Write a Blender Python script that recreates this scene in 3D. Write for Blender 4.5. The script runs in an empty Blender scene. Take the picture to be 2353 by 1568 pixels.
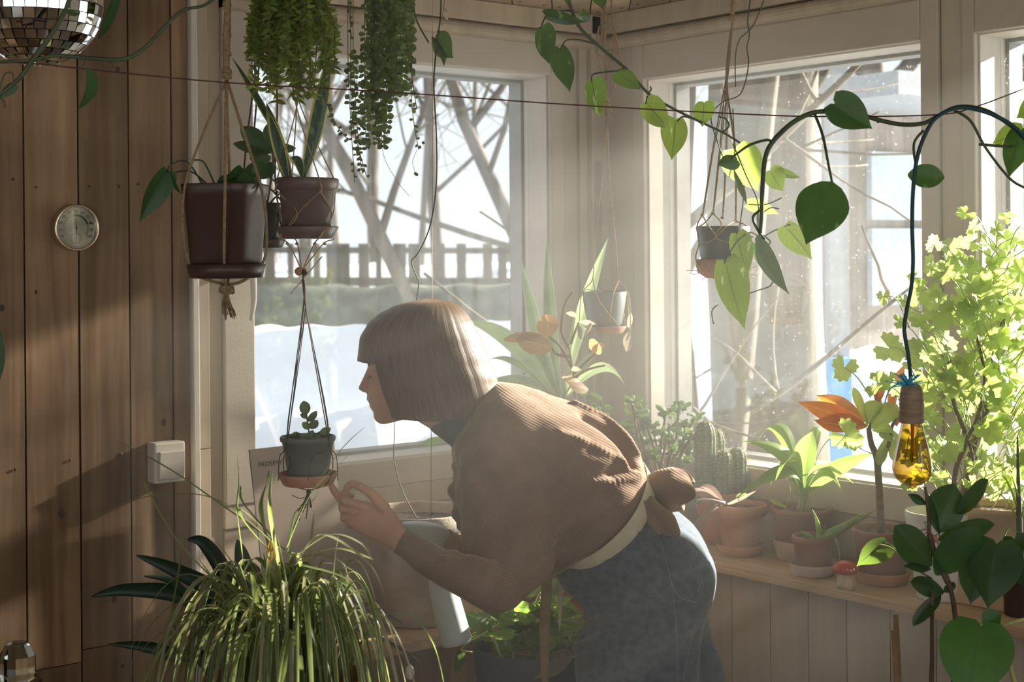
import bpy, bmesh, math, random
from mathutils import Vector as V, Matrix, noise
SC = bpy.context.scene
COL = SC.collection
R = random.Random(7)
# ------------------------------------------------------------------ camera
# room axes: x=0 is the right window wall, y=0 the left window wall, the room lies at x<0, y<0
F, CX, CY = 3394.0, 1176.5, 587.0
CAM = V((-2.716, -2.947, 1.55))
FWD = V((0.6313, 0.7756, 0)).normalized()
ROLL = 0.008
RGT0 = V((FWD.y, -FWD.x, 0)); UP0 = V((0, 0, 1))
RGT = RGT0 * math.cos(ROLL) - UP0 * math.sin(ROLL)
UP = RGT0 * math.sin(ROLL) + UP0 * math.cos(ROLL)
cam = bpy.data.objects.new('camera', bpy.data.cameras.new('camera'))
COL.objects.link(cam)
cm = Matrix((RGT, UP, -FWD)).transposed().to_4x4(); cm.translation = CAM
cam.matrix_world = cm
cam.data.sensor_width = 36; cam.data.lens = 36 * F / 2353
cam.data.shift_y = (CY - 784) / 2353
cam.data.clip_start = 0.05; cam.data.clip_end = 200
cam.data.dof.use_dof = True; cam.data.dof.focus_distance = 2.85; cam.data.dof.aperture_fstop = 7.0
SC.camera = cam
# ------------------------------------------------------------------ sky, sun, exposure
SUN_TRAVEL = V((-0.925, 0.165, -0.325)).normalized()
w = bpy.data.worlds.new('sky'); SC.world = w; w.use_nodes = True
bg = w.node_tree.nodes['Background']; bg.inputs[0].default_value = (0.88, 0.94, 1.0, 1); bg.inputs[1].default_value = 1.2
sl = bpy.data.lights.new('sun', 'SUN'); sl.energy = 25.0; sl.color = (1.0, 0.93, 0.81); sl.angle = math.radians(1.4)
so = bpy.data.objects.new('sun', sl); COL.objects.link(so)
so.rotation_euler = SUN_TRAVEL.to_track_quat('-Z', 'Y').to_euler(); so.location = (8, -2, 6)
vs = SC.view_settings; vs.view_transform = 'Standard'; vs.look = 'None'; vs.gamma = 1; vs.use_curve_mapping = False; vs.exposure = 0.08
SC.display_settings.display_device = 'sRGB'
cy = SC.cycles
cy.max_bounces = 6; cy.diffuse_bounces = 3; cy.glossy_bounces = 2; cy.transmission_bounces = 5; cy.volume_bounces = 1; cy.transparent_max_bounces = 12
cy.caustics_reflective = False; cy.caustics_refractive = False
cy.use_denoising = True; cy.sample_clamp_indirect = 6.0
# ------------------------------------------------------------------ pixel helpers: a pixel of the photograph and a distance give a point of the room
def ray(px, py): return FWD + RGT * ((px - CX) / F) - UP * ((py - CY) / F)
def P(px, py, d): return CAM + ray(px, py) * d
def onL(px, py, y=0.0):
    r = ray(px, py); return CAM + r * ((y - CAM.y) / r.y)
def onR(px, py, x=0.0):
    r = ray(px, py); return CAM + r * ((x - CAM.x) / r.x)
def onZ(px, py, z):
    r = ray(px, py); return CAM + r * ((z - CAM.z) / r.z)
def px_m(d): return d / F          # metres per pixel at distance d
# ------------------------------------------------------------------ mesh helpers
class MB:
    def __init__(s): s.v = []; s.f = []; s.uv = []; s.m = []; s.cur = 0
    def add(s, vs, fs, uvs=None):
        o = len(s.v); s.v += [tuple(q) for q in vs]
        for i, f in enumerate(fs):
            s.f.append(tuple(j + o for j in f)); s.m.append(s.cur)
            s.uv.append(uvs[i] if uvs else [(0, 0)] * len(f))
        return s
    def build(s, name, mats, parent=None, smooth=True, **tags):
        me = bpy.data.meshes.new(name); me.from_pydata(s.v, [], s.f)
        ul = me.uv_layers.new(name='UVMap'); flat = [c for f in s.uv for p in f for c in p]
        ul.data.foreach_set('uv', flat)
        if not isinstance(mats, (list, tuple)): mats = [mats]
        for m in mats: me.materials.append(m)
        me.polygons.foreach_set('material_index', s.m)
        me.polygons.foreach_set('use_smooth', [smooth] * len(s.f))
        me.update()
        o = bpy.data.objects.new(name, me); COL.objects.link(o)
        if parent is not None:
            o.parent = parent; o.matrix_parent_inverse = Matrix.Translation(-parent.location)
        for k, x in tags.items(): o[k] = x
        return o
def tag(o, label, cat, group=None, kind=None):
    o['label'] = label; o['category'] = cat
    if group: o['group'] = group
    if kind: o['kind'] = kind
    return o
def thing(name, label, cat, loc, group=None):
    o = bpy.data.objects.new(name, None); COL.objects.link(o); o.location = loc; o.empty_display_size = 0.05
    return tag(o, label, cat, group)
def bevel(o, wdt=0.003, seg=2, ang=35):
    m = o.modifiers.new('bevel', 'BEVEL'); m.width = wdt; m.segments = seg; m.limit_method = 'ANGLE'; m.angle_limit = math.radians(ang); m.harden_normals = False
    return o
def subsurf(o, n=1):
    m = o.modifiers.new('sub', 'SUBSURF'); m.levels = n; m.render_levels = n; return o
def solidify(o, t, off=0):
    m = o.modifiers.new('solid', 'SOLIDIFY'); m.thickness = t; m.offset = off; return o
def box(mb, lo, hi):
    (x0, y0, z0), (x1, y1, z1) = lo, hi
    v = [(x0, y0, z0), (x1, y0, z0), (x1, y1, z0), (x0, y1, z0), (x0, y0, z1), (x1, y0, z1), (x1, y1, z1), (x0, y1, z1)]
    return mb.add(v, [(0, 3, 2, 1), (4, 5, 6, 7), (0, 1, 5, 4), (1, 2, 6, 5), (2, 3, 7, 6), (3, 0, 4, 7)])
def obox(mb, c, ax, ay, az):
    c, ax, ay, az = V(c), V(ax), V(ay), V(az)
    v = [c + ax * i + ay * j + az * k for k in (-1, 1) for (i, j) in ((-1, -1), (1, -1), (1, 1), (-1, 1))]
    return mb.add(v, [(0, 3, 2, 1), (4, 5, 6, 7), (0, 1, 5, 4), (1, 2, 6, 5), (2, 3, 7, 6), (3, 0, 4, 7)])
def smooth_path(pts, n=6):
    pts = [V(p) for p in pts]
    if len(pts) < 3: return [pts[0].lerp(pts[-1], i / n) for i in range(n + 1)]
    out = []
    for i in range(len(pts) - 1):
        p0 = pts[max(i - 1, 0)]; p1 = pts[i]; p2 = pts[i + 1]; p3 = pts[min(i + 2, len(pts) - 1)]
        for k in range(n):
            t = k / n
            out.append(0.5 * ((2 * p1) + (p2 - p0) * t + (2 * p0 - 5 * p1 + 4 * p2 - p3) * t * t + (3 * p1 - p0 - 3 * p2 + p3) * t ** 3))
    out.append(pts[-1]); return out
def lerp_list(a, t):
    x = t * (len(a) - 1); i = min(int(x), len(a) - 2); return a[i] + (a[i + 1] - a[i]) * (x - i)
def tube(mb, pts, rad, n=6, sm=0, cap=True):
    """a round tube along pts; rad is one radius or a list spread along the path"""
    pts = smooth_path(pts, sm) if sm else [V(p) for p in pts]
    k = len(pts); rl = rad if isinstance(rad, (list, tuple)) else [rad, rad]
    t = (pts[1] - pts[0]).normalized(); a = t.orthogonal().normalized()
    vs = []; fs = []; uv = []
    for i, p in enumerate(pts):
        t2 = (pts[min(i + 1, k - 1)] - pts[max(i - 1, 0)])
        t2 = t2.normalized() if t2.length > 1e-9 else t
        a = (a - t2 * a.dot(t2)); a = a.normalized() if a.length > 1e-6 else t2.orthogonal().normalized()
        b = t2.cross(a); t = t2; r = lerp_list(rl, i / (k - 1))
        for j in range(n):
            q = 2 * math.pi * j / n; vs.append(p + a * (r * math.cos(q)) + b * (r * math.sin(q)))
    for i in range(k - 1):
        for j in range(n):
            j2 = (j + 1) % n
            fs.append((i * n + j, i * n + j2, (i + 1) * n + j2, (i + 1) * n + j))
            u0, u1, v0, v1 = j / n, (j + 1) / n, i / (k - 1), (i + 1) / (k - 1)
            uv.append([(u0, v0), (u1, v0), (u1, v1), (u0, v1)])
    if cap:
        fs.append(tuple(range(n - 1, -1, -1))); uv.append([(0, 0)] * n)
        fs.append(tuple((k - 1) * n + j for j in range(n))); uv.append([(0, 1)] * n)
    return mb.add(vs, fs, uv)
def lathe(mb, c, prof, n=40, axis=None, cap=True):
    """revolve (radius, height) pairs about the axis through c"""
    c = V(c); az = V(axis or (0, 0, 1)).normalized(); ax = az.orthogonal().normalized(); ay = az.cross(ax)
    vs = []; fs = []; uv = []; k = len(prof)
    for (r, z) in prof:
        for j in range(n):
            q = 2 * math.pi * j / n; vs.append(c + ax * (r * math.cos(q)) + ay * (r * math.sin(q)) + az * z)
    for i in range(k - 1):
        for j in range(n):
            j2 = (j + 1) % n; fs.append((i * n + j, i * n + j2, (i + 1) * n + j2, (i + 1) * n + j))
            uv.append([(j / n, i / (k - 1)), ((j + 1) / n, i / (k - 1)), ((j + 1) / n, (i + 1) / (k - 1)), (j / n, (i + 1) / (k - 1))])
    if cap and prof[0][0] > 1e-6: fs.append(tuple(range(n - 1, -1, -1))); uv.append([(0, 0)] * n)
    if cap and prof[-1][0] > 1e-6: fs.append(tuple((k - 1) * n + j for j in range(n))); uv.append([(0, 1)] * n)
    return mb.add(vs, fs, uv)
def ball(mb, c, r, n=12, sx=1, sy=1, sz=1):
    c = V(c); m = max(4, n // 2); vs = []; fs = []
    for i in range(m + 1):
        a = math.pi * i / m
        for j in range(n):
            b = 2 * math.pi * j / n; vs.append(c + V((r * sx * math.sin(a) * math.cos(b), r * sy * math.sin(a) * math.sin(b), r * sz * math.cos(a))))
    for i in range(m):
        for j in range(n): fs.append((i * n + j, (i + 1) * n + j, (i + 1) * n + (j + 1) % n, i * n + (j + 1) % n))
    return mb.add(vs, fs)
PROFILES = {
 'heart': [.12, .66, .90, .98, 1.0, .95, .86, .72, .54, .33, .13, .0],
 'ovate': [.04, .50, .78, .94, 1.0, .98, .91, .79, .61, .39, .16, .0],
 'lance': [.10, .34, .58, .78, .92, 1.0, .99, .90, .74, .52, .26, .0],
 'oval': [.10, .45, .70, .87, .96, 1.0, 1.0, .96, .86, .70, .45, .0],
 'obov': [.12, .26, .42, .58, .73, .86, .95, 1.0, .99, .88, .62, .0],
 'strap': [.55, .75, .88, .95, 1.0, 1.0, .97, .90, .78, .58, .32, .0],
 'blade': [.8, .95, 1.0, 1.0, .97, .92, .85, .75, .62, .45, .25, .0]}
def leaf(mb, base, tip, wid, shape='heart', roll=0.0, arch=0.0, fold=0.25, lobe=None, side=None, wave=0.0, nr=15, mid=None, face=None):
    """one leaf from its stalk to its tip: wid is the full width; roll turns it about the midrib away from facing the camera, arch bends it, fold makes a V"""
    base, tip = V(base), V(tip); ax = tip - base; L = ax.length; ax.normalize()
    fc = V(face) if face is not None else (CAM - (base + tip) / 2)
    nrm = fc - ax * fc.dot(ax); nrm = nrm.normalized() if nrm.length > 1e-6 else ax.orthogonal().normalized()
    nrm = Matrix.Rotation(roll, 3, ax) @ nrm; sd = ax.cross(nrm)
    pr = PROFILES[shape]; lb = (0.20 if shape == 'heart' else 0.0) if lobe is None else lobe
    cols = (-1, -.62, -.25, 0, .25, .62, 1); vs = []; uv = []; fs = []
    ph = R.random() * 6
    for i in range(nr):
        t = i / (nr - 1); wv = lerp_list(pr, t) * wid / 2
        bow = nrm * (arch * L * 4 * t * (1 - t)) if mid is None else V((0, 0, 0))
        c = base + ax * (L * t) + bow
        if mid is not None: c = base * ((1 - t) ** 2) + V(mid) * (2 * t * (1 - t)) + tip * (t * t)
        for f in cols:
            q = c + sd * (f * wv) - nrm * (fold * abs(f) * wv) - ax * (lb * L * abs(f) ** 1.3 * (1 - t) ** 2.2 * (.3 + .7 * min(1, t / .07)))
            if wave: q += nrm * (wave * wid * abs(f) * math.sin(ph + 9 * t + 2 * f))
            vs.append(q)
    m = len(cols)
    for i in range(nr - 1):
        for j in range(m - 1):
            fs.append((i * m + j, i * m + j + 1, (i + 1) * m + j + 1, (i + 1) * m + j))
            u0, u1 = cols[j] * .5 + .5, cols[j + 1] * .5 + .5; v0, v1 = i / (nr - 1), (i + 1) / (nr - 1)
            uv.append([(u0, v0), (u1, v0), (u1, v1), (u0, v1)])
    return mb.add(vs, fs, uv)
def ribbon(mb, pts, wid, shape='blade', sm=5, nrm=None, fold=0.35, tw=0.0):
    """a long narrow leaf along a path"""
    p = smooth_path(pts, sm); k = len(p); vs = []; fs = []; uv = []; pr = PROFILES[shape]
    for i in range(k):
        t = (p[min(i + 1, k - 1)] - p[max(i - 1, 0)]).normalized()
        up = V(nrm) if nrm is not None else V((0, 0, 1)); n1 = up - t * up.dot(t)
        n1 = n1.normalized() if n1.length > 0.05 else (CAM - p[i] - t * (CAM - p[i]).dot(t)).normalized()
        n1 = Matrix.Rotation(tw * i / k, 3, t) @ n1
        s = t.cross(n1); h = lerp_list(pr, i / (k - 1)) * wid / 2 + 0.0002
        vs += [p[i] - s * h + n1 * (fold * h), p[i], p[i] + s * h + n1 * (fold * h)]
    for i in range(k - 1):
        for j in (0, 1):
            fs.append((i * 3 + j, i * 3 + j + 1, i * 3 + j + 4, i * 3 + j + 3))
            v0, v1 = i / (k - 1), (i + 1) / (k - 1); uv.append([(j / 2, v0), (j / 2 + .5, v0), (j / 2 + .5, v1), (j / 2, v1)])
    return mb.add(vs, fs, uv)
def loft(mb, rings, n=32, cap=True, ex=2.0, sm=0):
    """rings of (x1, y1, x2, y2, distance, half depth): two opposite silhouette points in the photograph, and the real depth of the body there"""
    rings = [tuple(a) + (0, 0, 0) * (len(a) < 9) for a in rings]      # optional: pixel shift of the near side, 0
    if sm:
        q = [smooth_path([V(a[i:i + 3]) for a in rings], sm) for i in (0, 3, 6)]; rings = [(*a, *b, *c) for a, b, c in zip(*q)]
    vs = []; fs = []; uv = []; k = len(rings)
    for (x1, y1, x2, y2, d, th, ox, oy, _) in rings:
        a, b = P(x1, y1, d), P(x2, y2, d); c = (a + b) / 2; h = (b - a) / 2; dv = FWD * th - (P(x1 + ox, y1 + oy, d) - a)
        for j in range(n):
            q = 2 * math.pi * j / n; cq, sq = math.cos(q), math.sin(q)
            cq = math.copysign(abs(cq) ** (2 / ex), cq); sq = math.copysign(abs(sq) ** (2 / ex), sq)
            vs.append(c + h * cq + dv * sq)
    for i in range(k - 1):
        for j in range(n):
            j2 = (j + 1) % n; fs.append((i * n + j, i * n + j2, (i + 1) * n + j2, (i + 1) * n + j))
            uv.append([(j / n, i / (k - 1)), ((j + 1) / n, i / (k - 1)), ((j + 1) / n, (i + 1) / (k - 1)), (j / n, (i + 1) / (k - 1))])
    if cap:
        fs.append(tuple(range(n - 1, -1, -1))); uv.append([(0, 0)] * n)
        fs.append(tuple((k - 1) * n + j for j in range(n))); uv.append([(0, 1)] * n)
    return mb.add(vs, fs, uv)
def remeshed(mb, name, mat, voxel, parent=None, smooth_it=4, dec=None):
    """fuse the closed shapes of mb into one continuous skin"""
    o = mb.build(name, mat)
    bm = bmesh.new(); bm.from_mesh(o.data); bmesh.ops.recalc_face_normals(bm, faces=bm.faces); bm.to_mesh(o.data); bm.free()
    m = o.modifiers.new('r', 'REMESH'); m.mode = 'VOXEL'; m.voxel_size = voxel; m.use_smooth_shade = True
    if smooth_it:
        s = o.modifiers.new('s', 'SMOOTH'); s.iterations = smooth_it; s.factor = 0.5
    bpy.context.view_layer.update(); dg = bpy.context.evaluated_depsgraph_get(); dg.update(); me = bpy.data.meshes.new_from_object(o.evaluated_get(dg))
    old = o.data; o.modifiers.clear(); o.data = me; bpy.data.meshes.remove(old); me.name = name
    me.polygons.foreach_set('use_smooth', [True] * len(me.polygons))
    if parent is not None: o.parent = parent; o.matrix_parent_inverse = Matrix.Translation(-parent.location)
    return o
# ------------------------------------------------------------------ materials
def nt(name):
    m = bpy.data.materials.new(name); m.use_nodes = True; t = m.node_tree; t.nodes.clear()
    out = t.nodes.new('ShaderNodeOutputMaterial'); return m, t, out
def N(t, kind, ins=None, **props):
    n = t.nodes.new('ShaderNode' + kind)
    for k, x in props.items(): setattr(n, k, x)
    for k, x in (ins or {}).items():
        s = n.inputs[k]
        if isinstance(x, bpy.types.NodeSocket): t.links.new(x, s)
        else: s.default_value = (*x, 1) if (s.type == 'RGBA' and len(x) == 3) else x
    return n
def ramp(t, fac, stops):
    r = t.nodes.new('ShaderNodeValToRGB'); t.links.new(fac, r.inputs[0]); e = r.color_ramp.elements
    while len(e) < len(stops): e.new(0.5)
    for q, (p, c) in zip(e, stops): q.position = p; q.color = (*c, 1)
    return r.outputs[0]
def sc3(c, f): return tuple(max(0, min(1, x * f)) for x in c)
def mat(name, col, rough=.6, var=.2, scale=25., bump=0., stretch=(1, 1, 1), metal=0., spec=.4, bscale=None, col2=None, detail=6., sss=0., sheen=0.):
    m, t, out = nt(name); tc = N(t, 'TexCoord'); mp = N(t, 'Mapping', {'Vector': tc.outputs['Object'], 'Scale': stretch})
    no = N(t, 'TexNoise', {'Vector': mp.outputs[0], 'Scale': scale, 'Detail': detail})
    c = ramp(t, no.outputs[0], [(.3, sc3(col, 1 - var)), (.7, col2 or sc3(col, 1 + var))])
    b = N(t, 'BsdfPrincipled', {'Base Color': c, 'Roughness': rough, 'Metallic': metal, 'Specular IOR Level': spec})
    if sheen: b.inputs['Sheen Weight'].default_value = sheen
    if sss: b.inputs['Subsurface Weight'].default_value = sss; b.inputs['Subsurface Radius'].default_value = (.012, .005, .003); b.inputs['Subsurface Scale'].default_value = 1.0
    if bump:
        n2 = N(t, 'TexNoise', {'Vector': mp.outputs[0], 'Scale': bscale or scale * 2, 'Detail': 5.})
        bp = N(t, 'Bump', {'Height': n2.outputs[0], 'Strength': bump, 'Distance': .01}); t.links.new(bp.outputs[0], b.inputs['Normal'])
    t.links.new(b.outputs[0], out.inputs[0]); return m
def leafmat(name, col, back, trans=.5, rough=.45, var=.25, spots=None, vein=None, scale=14., edge=None, spec=.4, veins=9.):
    """a leaf that lets light through: col by reflection, back when lit from behind; spots = (colour, threshold) variegation; vein = midrib colour; edge = margin colour"""
    m, t, out = nt(name); tc = N(t, 'TexCoord'); uv = N(t, 'SeparateXYZ', {0: tc.outputs['UV']})
    no = N(t, 'TexNoise', {'Vector': tc.outputs['Object'], 'Scale': scale, 'Detail': 4.})
    gi = N(t, 'NewGeometry')
    hv = N(t, 'HueSaturation', {'Color': ramp(t, no.outputs[0], [(.3, sc3(col, 1 - var)), (.7, sc3(col, 1 + var))])})
    hb = N(t, 'HueSaturation', {'Color': ramp(t, no.outputs[0], [(.3, sc3(back, 1 - var * .6)), (.7, sc3(back, 1 + var * .5))])})
    va = N(t, 'MapRange', {'Value': gi.outputs['Random Per Island'], 'To Min': .75, 'To Max': 1.25})
    for h in (hv, hb): t.links.new(va.outputs[0], h.inputs['Value'])
    cf, cb = hv.outputs[0], hb.outputs[0]
    du = N(t, 'Math', {0: uv.outputs[0], 1: .5}, operation='SUBTRACT'); au = N(t, 'Math', {0: du.outputs[0]}, operation='ABSOLUTE')
    def over(fac, a, c): return N(t, 'MixRGB', {0: fac, 1: a, 2: c}).outputs[0]
    if spots:
        mp = N(t, 'Mapping', {'Vector': tc.outputs['Object'], 'Rotation': (0.5, 0.4, 0.9), 'Scale': (1, 1, .35)})
        n2 = N(t, 'TexNoise', {'Vector': mp.outputs[0], 'Scale': scale * 4, 'Detail': 5.})
        s = N(t, 'MapRange', {'Value': n2.outputs[0], 'From Min': spots[1], 'From Max': spots[1] + .06}).outputs[0]
        cf = over(s, cf, spots[0]); cb = over(s, cb, sc3(spots[0], 1.25))
    if vein:
        s = N(t, 'MapRange', {'Value': au.outputs[0], 'From Min': .035, 'From Max': .012}).outputs[0]
        # side veins, slanting off the midrib
        a1 = N(t, 'Math', {0: uv.outputs[1], 1: au.outputs[0]}, operation='SUBTRACT')
        a2 = N(t, 'Math', {0: a1.outputs[0], 1: veins}, operation='MULTIPLY'); a3 = N(t, 'Math', {0: a2.outputs[0], 1: 1.0}, operation='PINGPONG')
        s2 = N(t, 'MapRange', {'Value': a3.outputs[0], 'From Min': .10, 'From Max': .0, 'To Max': .55}).outputs[0]
        s3 = N(t, 'Math', {0: s, 1: s2}, operation='MAXIMUM').outputs[0]
        cf = over(s3, cf, vein); cb = over(s3, cb, sc3(vein, .8))
    if edge:
        s = N(t, 'MapRange', {'Value': au.outputs[0], 'From Min': edge[1], 'From Max': edge[1] + .04}).outputs[0]
        cf = over(s, cf, edge[0]); cb = over(s, cb, edge[0])
    bp = N(t, 'Bump', {'Height': no.outputs[0], 'Strength': .15, 'Distance': .01})
    b = N(t, 'BsdfPrincipled', {'Base Color': cf, 'Roughness': rough, 'Specular IOR Level': spec, 'Normal': bp.outputs[0]})
    tr = N(t, 'BsdfTranslucent', {'Color': cb}); mx = N(t, 'MixShader', {0: trans, 1: b.outputs[0], 2: tr.outputs[0]})
    t.links.new(mx.outputs[0], out.inputs[0]); return m
# ================================================================== the room
def woodmat(name, a, b, rough=.6, grain=(1, 1, .06), scale=28., stain=.35, isl=.3, bump=.12):
    m, t, out = nt(name); tc = N(t, 'TexCoord'); gi = N(t, 'NewGeometry')
    off = N(t, 'Math', {0: gi.outputs['Random Per Island'], 1: 40.}, operation='MULTIPLY')
    cb = N(t, 'CombineXYZ', {0: off.outputs[0], 1: off.outputs[0], 2: off.outputs[0]})
    ad = N(t, 'VectorMath', {0: tc.outputs['Object'], 1: cb.outputs[0]}, operation='ADD')
    mp = N(t, 'Mapping', {'Vector': ad.outputs[0], 'Scale': grain})
    n1 = N(t, 'TexNoise', {'Vector': mp.outputs[0], 'Scale': scale, 'Detail': 8., 'Distortion': .6})
    n2 = N(t, 'TexNoise', {'Vector': ad.outputs[0], 'Scale': 3.2, 'Detail': 3.})
    c = ramp(t, n1.outputs[0], [(.25, a), (.5, tuple((x + y) / 2 for x, y in zip(a, b))), (.75, b)])
    h = N(t, 'HueSaturation', {'Color': c, 'Value': N(t, 'MapRange', {'Value': gi.outputs['Random Per Island'], 'To Min': 1 - isl, 'To Max': 1 + isl * .6}).outputs[0]})
    s = N(t, 'MapRange', {'Value': n2.outputs[0], 'From Min': .35, 'From Max': .65, 'To Min': 1 - stain, 'To Max': 1.08})
    mx = N(t, 'MixRGB', {0: 1., 1: h.outputs[0], 2: s.outputs[0]}, blend_type='MULTIPLY')
    bp = N(t, 'Bump', {'Height': n1.outputs[0], 'Strength': bump, 'Distance': .004})
    bs = N(t, 'BsdfPrincipled', {'Base Color': mx.outputs[0], 'Roughness': rough, 'Specular IOR Level': .25, 'Normal': bp.outputs[0]})
    t.links.new(bs.outputs[0], out.inputs[0]); return m
M_plank = woodmat('whitewashed_plank', (.17, .095, .048), (.36, .235, .135), isl=.2, scale=34., bump=.2)
M_knot = mat('knot', (.07, .04, .025), .7)
M_frame = mat('painted_frame', (.43, .365, .285), .5, .06, 6, .05, bscale=160)
M_board = woodmat('painted_board', (.38, .30, .21), (.48, .39, .29), stain=.12, isl=.08)
M_dark = mat('gap', (.02, .018, .015), .9)
M_white = mat('white_trim', (.56, .50, .42), .45, .04)
M_ceil = woodmat('ceiling_board', (.30, .22, .15), (.42, .32, .23), grain=(1, .06, 1), stain=.2)
M_floor = woodmat('floor_board', (.22, .14, .08), (.34, .22, .13), grain=(1, .06, 1))
M_ply = woodmat('plywood', (.42, .27, .15), (.58, .40, .25), grain=(1, .08, 1), stain=.15, isl=0)
M_clad = woodmat('cladding', (.44, .365, .28), (.53, .445, .345), stain=.1, isl=.1)
def struct(name, mb, m, bev=0.0, parent=None, smooth=False):
    o = mb.build(name, m, parent, smooth=smooth)
    if parent is None: o['kind'] = 'structure'
    if bev: bevel(o, bev)
    return o
ZB, ZT, ZC = 1.0, 2.1, 2.19
# --- left wall: planks of unequal width, a pair of nail heads on each batten
mb = MB()
edges = [-1.276, -1.374, -1.485, -1.599, -1.712, -1.826, -1.938, -2.05, -2.165, -2.28, -2.4, -2.51, -2.63, -2.74, -2.86, -2.98, -3.1, -3.21, -3.33, -3.45, -3.56, -3.68, -3.8, -3.92, -4.05]
edges = [-1.236] + edges
joint = {2: .742, 3: .717, 4: .70, 5: 1.2}
rw = random.Random(3)
for i in range(len(edges) - 1):
    x1, x0 = edges[i] - .0016, edges[i + 1] + .0022
    dy = rw.uniform(-.002, .002)
    zs = [0.0] + ([joint[i]] if i in joint else []) + [ZC]
    for a, b in zip(zs, zs[1:]): box(mb, (x0, -.018 + dy, a + .001), (x1, .012, b - .001))
mb.cur = 1
box(mb, (-4.05, .006, 0), (-1.22, .06, ZC + .1))
mb.cur = 2
for i in range(1, len(edges) - 1):
    x1, x0 = edges[i], edges[i + 1]
    for zr in (1.70, 1.13, .70):
        for f in (.22, .8):
            if rw.random() < .85: ball(mb, (x0 + (x1 - x0) * f, -.0195, zr + rw.uniform(-.01, .01)), rw.uniform(.0025, .0042), 7, sy=.35)
    for q in range(2): ball(mb, (rw.uniform(x0 + .02, x1 - .02), -.0185, rw.uniform(.5, 2.1)), rw.uniform(.003, .007), 8, sy=.12, sz=1.5)
wl = struct('wall_left', mb, [M_plank, M_dark, M_knot], .0015)
# --- white cable duct and the narrow painted boards between planks and window
mb = MB(); box(mb, (-1.236, -.034, 0), (-1.219, .012, ZC)); struct('trim_1', mb, M_white, .003)
mb = MB()
box(mb, (-1.2185, -.012, 0), (-1.1845, .02, 1.13)); box(mb, (-1.2185, -.012, 1.1315), (-1.1845, .02, ZC)); box(mb, (-1.1835, .0, 0), (-1.1485, .02, ZC))
box(mb, (-1.1485, .012, 0), (-1.135, .06, ZC)); box(mb, (-1.22, .02, 0), (-1.14, .1, ZC))
struct('trim_2', mb, M_board, .0015)
# --- under the left window
mb = MB()
for k in range(12):
    x0 = -1.1485 + k * .0965; box(mb, (x0 + .0006, -.004, 0), (x0 + .0959, .02, .945))
box(mb, (-1.1485, -.008, .947), (0, .03, .9985)); box(mb, (-1.1485, .02, 0), (0, .1, .99))
struct('wall_back', mb, M_board, .0015)
# --- windows: sash with a reveal 9 cm deep, double beads, the pane near its outer face
def window(name, wallaxis, a0, a1, z0, z1, st0, st1, rb, rt, handle=None):
    """glass opening a0..a1 along the wall, z0..z1; st0/st1, rb/rt = widths of stiles and rails"""
    e = bpy.data.objects.new(name, None); COL.objects.link(e); e['kind'] = 'structure'
    def bx(m, a, b, d0, d1, za, zb):
        if wallaxis == 'x': box(m, (a, d0, za), (b, d1, zb)); e.location = (0, 0, 0)
        else: box(m, (d0, -b, za), (d1, -a, zb))
    m = MB()
    bx(m, a0 - st0, a0, -.012, .05, z0 - rb, z1 + rt); bx(m, a1, a1 + st1, -.012, .05, z0 - rb, z1 + rt)
    bx(m, a0 + .0005, a1 - .0005, -.012, .05, z1, z1 + rt); bx(m, a0 + .0005, a1 - .0005, -.012, .05, z0 - rb, z0)
    f = m.build('sash', M_frame, e, smooth=False); bevel(f, .003)
    m = MB(); h = .013     # glazing beads, one step back
    bx(m, a0 - .02, a0 + .004, .004, .1, z0 - .03, z1 + .03); bx(m, a1 - .004, a1 + .02, .004, .1, z0 - .03, z1 + .03)
    bx(m, a0 + .0045, a1 - .0045, .004, .1, z1 - .004, z1 + .03); bx(m, a0 + .0045, a1 - .0045, .004, .1, z0 - .03, z0 + .004)
    g = m.build('glazing_bead', M_white, e, smooth=False); bevel(g, .002)
    m = MB(); bx(m, a0 - .045, a0 + .012, .1, .15, z0 - .06, z1 + .06); bx(m, a1 - .012, a1 + .045, .1, .15, z0 - .06, z1 + .06)
    bx(m, a0 + .0125, a1 - .0125, .1, .15, z1 - .012, z1 + .06); bx(m, a0 + .0125, a1 - .0125, .1, .15, z0 - .06, z0 + .012)
    m.build('outer_frame', M_out, e, smooth=False)
    m = MB(); bx(m, a0 + .004, a1 - .004, .078, .082, z0 + .004, z1 - .004)
    m.build('pane', M_glass, e, smooth=False)
    return e
M_out = mat('weathered_outer_frame', (.30, .29, .27), .7, .1)
m, t, out = nt('dusty_glass')
tc = N(t, 'TexCoord'); no = N(t, 'TexNoise', {'Vector': tc.outputs['Object'], 'Scale': 5., 'Detail': 6.}); n2 = N(t, 'TexNoise', {'Vector': tc.outputs['Object'], 'Scale': 120., 'Detail': 3.})
sp = N(t, 'MapRange', {'Value': n2.outputs[0], 'From Min': .68, 'From Max': .74, 'To Max': .12})
du = N(t, 'MapRange', {'Value': no.outputs[0], 'From Min': .3, 'From Max': .7, 'To Min': .002, 'To Max': .012})
fc = N(t, 'Math', {0: sp.outputs[0], 1: du.outputs[0]}, operation='ADD')
gl = N(t, 'BsdfGlossy', {'Color': (1, 1, 1), 'Roughness': .02}); tr = N(t, 'BsdfTransparent', {'Color': (.97, .98, .97)})
tl = N(t, 'BsdfTranslucent', {'Color': (.9, .9, .86)}); lw = N(t, 'LayerWeight', {'Blend': .12})
m1 = N(t, 'MixShader', {0: lw.outputs['Facing'], 1: tr.outputs[0], 2: gl.outputs[0]}); m2 = N(t, 'MixShader', {0: fc.outputs[0], 1: m1.outputs[0], 2: tl.outputs[0]})
t.links.new(m2.outputs[0], out.inputs[0]); M_glass = m
w1 = window('window_1', 'x', -1.072, -.19, 1.062, 2.022, .076, .045, .063, .08)
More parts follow.
